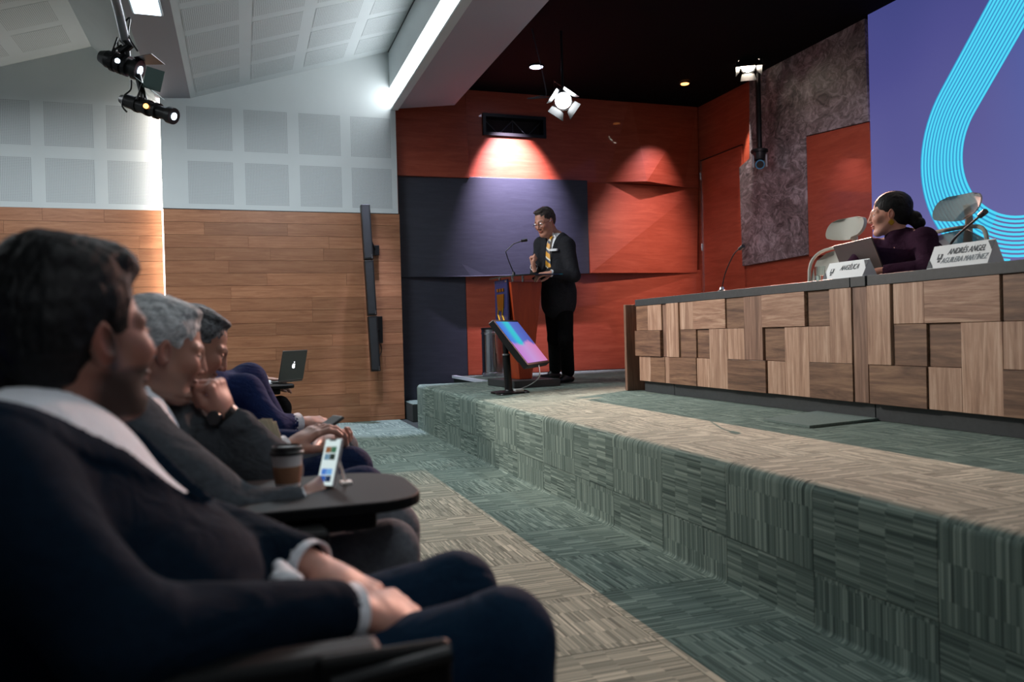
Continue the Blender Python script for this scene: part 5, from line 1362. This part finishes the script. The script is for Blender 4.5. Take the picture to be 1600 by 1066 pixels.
# --- C: man using a phone
J = dict(ground=0, hip=V(-.22, 2.49, .46), neck=V(-.22, 2.52, .86), head=W(306, 542, 2.42), shR=V(-.19, 2.33, .82), shL=V(-.17, 2.70, .82),
         elR=V(-.07, 2.26, .655), wrR=W(448, 700, 2.27), elL=V(-.05, 2.76, .66), wrL=W(500, 688, 2.62),
         hiR=V(-.18, 2.40, .46), hiL=V(-.18, 2.58, .46), knR=W(566, 765, 2.30), knL=W(548, 732, 2.55))
leg_defaults(J, .03)
S = dict(face=(10, 28, 0), headscale=.97, head=dict(skin='98705e', lips='84584c', brow='1c1816', full=.5, eyes_down=.8), handskin='b4897a', hair=('side', H_salt),
         jacket=bluec, shirt=shirtw, trousers=bluec, bulk=1.0, belly=1.0, vox=.007,
         Rhand=dict(dir=(.85, .15, .42), back=(-.35, -.25, .9), mirror=True, pose=dict(curl=(12, 30, 20), thumb=(40, 10))),
         Lhand=dict(dir=(.5, -.55, -.1), back=(.3, .2, -.9), mirror=False, pose=dict(curl=(35, 45, 25), thumb=(60, 10))))
PC, TC = person('man with slicked salt and pepper hair in dark blue, looking down at a phone', J, S)
# --- D: leaning man in royal blue
J = dict(ground=0, hip=V(-.20, 3.11, .47), neck=W(362, 578, 3.12), head=W(332, 545, 3.18), shR=W(382, 614, 2.95), shL=V(.02, 3.30, .84),
         elR=W(425, 668, 2.93), wrR=W(468, 660, 3.02), elL=V(.13, 3.38, .62), wrL=W(488, 672, 3.2),
         hiR=V(-.16, 3.02, .47), hiL=V(-.16, 3.21, .47), knR=W(516, 702, 3.0), knL=V(.36, 3.24, .56))
J['neck'] = V(-.14, 3.12, .86); J['head'] = W(318, 552, 3.16)
leg_defaults(J, .03)
S = dict(face=(15, 26, 0), headscale=.88, head=dict(skin='98705e', lips='84584c', brow='1c1816', eyes_down=.7), handskin='a87c6c', hair=('side', H_dbrown),
         jacket=bluec2, shirt=shirtw, trousers=greyt, opening=0, bulk=.9, vox=.007, arm=1.0,
         Rhand=dict(dir=(.9, .2, -.05), back=(0, -.3, .95), mirror=True, pose=dict(curl=(18, 25, 15), thumb=(30, 10))),
         Lhand=dict(dir=(.8, -.5, 0), back=(0, .2, .95), mirror=False, pose=dict(curl=(25, 30, 18), thumb=(40, 10))))
PD, TD = person('man in a royal blue jacket leaning forward over his knees, mostly hidden', J, S)
# --- E: person at the far laptop
J = dict(ground=0, hip=V(-.24, 5.95, .47), neck=V(-.33, 5.96, .90), head=V(-.30, 6.0, 1.03), shR=V(-.31, 5.77, .86), shL=V(-.31, 6.14, .86),
         elR=V(-.10, 5.72, .68), wrR=W(421, 602, 5.72), elL=V(-.08, 6.2, .68), wrL=V(.16, 6.05, .715),
         hiR=V(-.2, 5.86, .47), hiL=V(-.2, 6.05, .47), knR=V(.25, 5.84, .52), knL=V(.25, 6.06, .52))
leg_defaults(J, .02)
S = dict(face=(15, 15, 0), headscale=.95, head=dict(skin='98705e', lips='84584c', brow='1c1816'), handskin='b08070', hair=('side', H_black),
         jacket=blackc, shirt=shirtw, trousers=blackt, bulk=.95, arm=.75, vox=.009,
         Rhand=dict(dir=(.9, .2, -.1), back=(0, 0, 1), mirror=True, pose=dict(h=.004, curl=(20, 25, 15))),
         Lhand=dict(dir=(.9, -.2, -.1), back=(0, 0, 1), mirror=False, pose=dict(h=.004, curl=(20, 25, 15))))
PE, TE = person('person in black with white cuffs typing on the silver laptop, mostly hidden', J, S)
# --- speaker
SH = HS
DSP = 8.05
ftR, ftL = onplane(868, 592, 2, SH), onplane(888, 598, 2, SH)
J = dict(ground=SH, hip=W(873, 462, DSP), neck=W(872, 364, DSP), head=W(851, 347, DSP-.05), shL=W(886, 384, DSP-.12), shR=W(846, 382, DSP+.14),
         elL=W(897, 431, DSP-.24), wrL=W(860, 427, DSP-.30), elR=W(838, 428, DSP+.10), wrR=W(834, 417, DSP-.10),
         hiL=W(881, 468, DSP-.06), hiR=W(864, 468, DSP+.07), knL=W(884, 530, DSP-.07), knR=W(867, 530, DSP+.04))
J['anL'] = Vector((ftL.x, ftL.y, SH+.085)); J['anR'] = Vector((ftR.x, ftR.y, SH+.085)); J['footL'] = V(-.95, -.28, 0); J['footR'] = V(-.97, -.1, 0)
S = dict(face=(205, 24, 0), headscale=1.16, head=dict(skin='b07c68', lips='a05848', brow='3a2c26', full=.7, eyes_down=.8, h=.0034), handskin='c08c78', hair=('side', H_dbrown),
         jacket=blackc, shirt=shirtw, trousers=blackt, bulk=1.12, belly=1.05, vee=(.42, .98, .004, .075), lapel=.05, skirt=(.04, .07), vox=.0075, arm=1.15, leg=1.12, hem=.068, wrinkle=.003,
         Rhand=dict(dir=(-.25, -.15, .9), back=(-.7, .5, .0), mirror=True, pose=dict(h=.0032, curl=(80, 85, 40), thumb=(15, 30)), sc=1.1),
         Lhand=dict(dir=(-.95, .05, -.15), back=(0, -.35, .9), mirror=False, pose=dict(h=.0032, curl=(20, 25, 15)), sc=1.1))
PS, TS = person('man in a black suit, glasses and yellow striped tie speaking behind the lectern', J, S)
def tie_mat():
    N = NT('striped_tie'); tc = N.n('ShaderNodeTexCoord'); mp = N.n('ShaderNodeMapping'); mp.inputs['Rotation'].default_value = (0, 0, R_(35)); N.l(tc.outputs['UV'], mp.inputs[0])
    sp = N.n('ShaderNodeSeparateXYZ'); N.l(mp.outputs[0], sp.inputs[0]); f = N.math('FRACT', N.math('MULTIPLY', sp.outputs[1], 13.0))
    N.l(N.ramp(f, ((.0, 'd99a2c'), (.52, 'd99a2c'), (.54, '3a4256'), (.80, '3a4256'), (.82, 'd8d4c0'), (.95, 'd8d4c0'))), N.b.inputs['Base Color'])
    N.b.inputs['Roughness'].default_value = .45; return N.m
def tie(P, T, m, t1=.40, off=.0):
    u, l, f = T['u'], T['l'], T['f']; hip = T['hip']; rows = []
    n = 14
    for k in range(n+1):
        q = k/n; h_ = T['T']*(.93-(.93-t1)*q); p = hip+u*h_
        a = (h_-T['T']*.68)/.20; ax_ = .125*1.12*math.sqrt(max(0.05, 1-a*a)) if h_ > T['T']*.68 else .14
        w = .022 if k == 0 else (.014 if k == 1 else .016+.022*q)
        rows.append((p+f*(ax_+off), w, h_))
    vs, fs, uv = [], [], []
    for p, w, h_ in rows:
        for s_, dz in ((-1, 0), (0, .008), (1, 0), (0, -.004)): vs.append(p+l*w*s_+f*dz); uv.append((s_*w, h_))
    for k in range(n):
        for i in range(4): a = 4*k+i; b_ = 4*k+(i+1) % 4; fs.append((a, b_, b_+4, a+4))
    o = MB().add(vs, fs).build('tie', m, P, smooth=True); ul = o.data.uv_layers.new(name='UVMap')
    for lp in o.data.loops: ul.data[lp.index].uv = uv[lp.vertex_index]
    return o
tie(PS, TS, tie_mat(), .42, .012)
def glasses(P, T, fm, w=.0015):
    def hp(a, b, c): return T['hc']+(T['hx']*a+T['hy']*b+T['hz']*c)*T['hs']
    g_ = MB()
    for s in (-1, 1):
        ring = [hp(.096-.006*abs(math.cos(q)*.5+.5*s*0), s*.033+.022*math.cos(q), .000+.017*math.sin(q)) for q in [2*PI*k/24 for k in range(25)]]
        g_.tube(ring, w, 6); g_.tube([hp(.094, s*.055, .004), hp(.03, s*.078, .008), hp(-.012, s*.082, .004)], w, 6)
    g_.tube([hp(.096, -.011, .003), hp(.102, 0, .006), hp(.096, .011, .003)], w, 6)
    return g_.build('glasses', fm, P, smooth=True)
glasses(PS, TS, M['chrome'], .0022)
u_, l_, f_ = TS['u'], TS['l'], TS['f']
pk = TS['hip']+u_*TS['T']*.70+l_*.075+f_*.150
MB().obox(pk, (l_+f_*-.3).normalized(), (u_+l_*.15).normalized(), f_, .085, .022, .02).build('pocket_square', shirtw, PS)
# --- woman at the desk
hw = W(1389, 336, 4.68)
J = dict(ground=HS, hip=V(hw.x+.30, hw.y-.02, HS+.50), neck=V(hw.x+.065, hw.y-.055, 1.505), head=hw, shL=W(1444, 374, 4.52), shR=V(hw.x-.02, hw.y+.14, 1.45),
         elL=V(hw.x-.02, hw.y-.30, 1.30), wrL=V(hw.x-.18, hw.y-.10, 1.30), elR=V(hw.x-.12, hw.y+.20, 1.31), wrR=V(hw.x-.22, hw.y+.02, 1.30),
         hiL=V(hw.x+.25, hw.y-.12, HS+.48), hiR=V(hw.x+.25, hw.y+.08, HS+.48), knL=V(hw.x-.12, hw.y-.10, HS+.50), knR=V(hw.x-.12, hw.y+.12, HS+.50))
leg_defaults(J, .06, HS)
S = dict(face=(139, 4, 0), headscale=1.04, head=dict(skin='c89480', lips='b05850', brow='2a201c', female=True), handskin='c89480', hair=('bun', H_black),
         jacket=plumc, shirt=plumc, trousers=plumc, jacketname='blazer', highneck=1, bulk=1.12, opening=0, vox=.006, collar=1, cuffs=0, arm=1.0, wrinkle=.003,
         Lhand=dict(dir=(-.75, .55, -.05), back=(0, 0, 1), mirror=False, pose=dict(curl=(18, 25, 15))),
         Rhand=dict(dir=(-.5, -.8, -.05), back=(0, 0, 1), mirror=True, pose=dict(curl=(18, 25, 15))))
PW, TW = person('woman in a dark plum blazer with black hair tied back, seated at the panel desk', J, S)
def hpW(a, b, c): return TW['hc']+(TW['hx']*a+TW['hy']*b+TW['hz']*c)*TW['hs']
mb = MB()
for a, c in ((-.004, -.042), (.004, -.050), (-.010, -.052), (-.003, -.060)): mb.cyl(hpW(a, .080, c), hpW(a, .090, c), .010, .008, 10)
mb.build('gold_earring', M['brass'], PW, smooth=True)

# ================================================================== THINGS IN THE FRONT ROW
# coffee cup on the tablet
zt = .686
c = W(450, 766, 1.70); c.z = zt; cu_ = empty('coffee_cup', c, 'brown paper coffee cup with black lid on the open seat tablet', 'cup')
MB().lathe([(.025, 0), (.032, .066), (.0335, .068), (.0335, .071), (.031, .071), (.024, .004)], c, 32).build('cup_body', mat('white_cup', 'c9c5c4', .6), cu_, smooth=True)
MB().lathe([(.0268, .008), (.0308, .044)], c, 32).build('cup_sleeve', mat('kraft_sleeve', '8a6046', .8), cu_, smooth=True)
MB().lathe([(.0355, .068), (.0355, .074), (.033, .076), (.032, .085), (.029, .087), (.028, .083)], c, 32).build('cup_lid', M['black'], cu_, smooth=True)
# phone on a stand
b = W(509, 762, 1.67); b.z = zt+.002
ph_ = empty('smartphone', b, 'white bordered smartphone propped upright showing a photo gallery', 'phone')
up = Vector((.12, .45, .88)).normalized(); up = (W(524, 686, 1.70)-b).normalized()
sd_ = Vector((.93, -.62, 0)).normalized(); n_ = sd_.cross(up); n_ = n_ if n_.dot(CAM-b) > 0 else -n_
sd_ = (W(524, 764, 1.66)-W(486, 757, 1.72)); sd_ = (sd_-up*sd_.dot(up)).normalized(); n_ = sd_.cross(up); n_ = n_ if n_.dot(CAM-b) > 0 else -n_
PHH = (W(524, 686, 1.70)-b).length; PWD = .056
mb = MB(); mb.obox(b+up*PHH/2, sd_, up, n_, PWD, PHH, .008); mb.build('case', mat('phone_silver', 'b8b4b8', .3, .3), ph_, bevel=.004)
mb = MB(); mb.obox(b+up*PHH/2+n_*.0042, sd_, up, n_, PWD-.004, PHH-.004, .001); mb.build('screen', emis('phone_white', 'd4e4e4', .9), ph_)
pal = ['8a5a3a', '3f6a52', '6a8aa0', '2f3a34', '4a7ac8', '6aa0d8', '2c5aa8', '203050']
for i in range(8):
    r_, q_ = divmod(i, 2); yy = (.76, .61, .30, .155)[r_]; cc = b+up*PHH*yy+sd_*(q_-.5)*.019+n_*.0052
    mb = MB(); mb.obox(cc, sd_, up, n_, .0175, PHH*.125, .0006); mb.build('gallery_photo', emis('gallery_%d' % i, pal[i], .9), ph_)
mb = MB(); mb.obox(b+up*PHH*.965+n_*.0052, sd_, up, n_, .022, .004, .0006); mb.build('notch', M['black'], ph_)
stn = empty('phone_stand', b-n_*.03, 'small white plastic stand holding up the smartphone', 'phone stand')
wp = bpy.data.materials['white_plastic']
mb = MB(); mb.obox(b+up*.045-n_*.010, sd_, up, n_, .03, .09, .004); mb.build('back_plate', wp, stn)
mb = MB(); q0 = b-n_*.012; q1 = b+up*.07-n_*.012; q2 = Vector((b.x-n_.x*.055, b.y-n_.y*.055, zt+.002)); mb.tube([q1, q2], .003, 6); mb.build('prop_leg', wp, stn)
mb = MB(); mb.box((q2.x-.012, q2.y-.016, zt), (q2.x+.012, q2.y+.016, zt+.006)); mb.build('prop_foot', wp, stn, bevel=.002)
# phone in C's hands
c = W(503, 671, 2.36); f1 = Vector((.8, .25, .5)).normalized(); s1 = Vector((.35, -.9, 0)).normalized(); n1 = f1.cross(s1)
mb = MB(); mb.obox(c, f1, s1, n1, .13, .068, .009); o = mb.build('smartphone', M['black'], bevel=.004); tag(o, 'small black phone held in the lap of the man in dark blue', 'phone')
# folded papers
pm = mat('cream_paper', 'c9bfa4', .85); a0, a1 = W(428, 694, 2.12), W(408, 656, 2.16)
t = empty('folded_papers', a0, 'cream sheets of folded paper standing between the seated men', 'paper')
for k, (dx, dz) in enumerate(((0, 0), (.014, .002), (.024, -.006))):
    d_ = (a1-a0).normalized(); s_ = Vector((.8, -.5, 0)).normalized(); o0 = a0+s_*dx*.6+FW*.004*k+Vector((0, 0, -.03)); o1 = a1+Vector((dx, 0, dz))
    MB().prism([o0-s_*.020, o0+s_*.020, o1+s_*.016, o1-s_*.016], FW*.0015).build('paper_sheet', pm, t)
# wrist band of C
wr, el_ = J['wrR'], J['elR']
# laptop of E
def apple(c, s_, up, n, t):
    g_ = emis('logo_glow', 'f2f6ff', 2.5); r = .019; ring = []
    for k in range(28):
        q = 2*PI*k/28; rr = r*(1-.10*abs(math.sin(q))**8*(1 if math.sin(q) > 0 else .8)); x_ = rr*math.cos(q); y_ = rr*math.sin(q)*1.05
        bite = math.hypot(x_-r*1.12, y_-r*.12)
        if bite < r*.42: x_ = r*.70
        ring.append(c+s_*x_+up*(y_-.004))
    MB().prism(ring, n*.0008).build('glowing_logo', g_, t)
    lf = [c+s_*(.003+.006*math.cos(q)*1.0)+up*(.024+.004*math.sin(q)) for q in [2*PI*k/10 for k in range(10)]]
    MB().prism(lf, n*.0008).build('glowing_logo', g_, t)
lpt = W(455, 615, 5.83); lpt.z = .688
laptop('laptop', lpt, (-.78, -.62*-.9, 0), .32, .22, 12, 'open silver laptop with a glowing lid emblem on the far seat tablet', mat('silver_aluminium', '6e6e6c', .4, .7), apple)
print('script seconds', time.time()-T0, 'objects', len(bpy.data.objects))
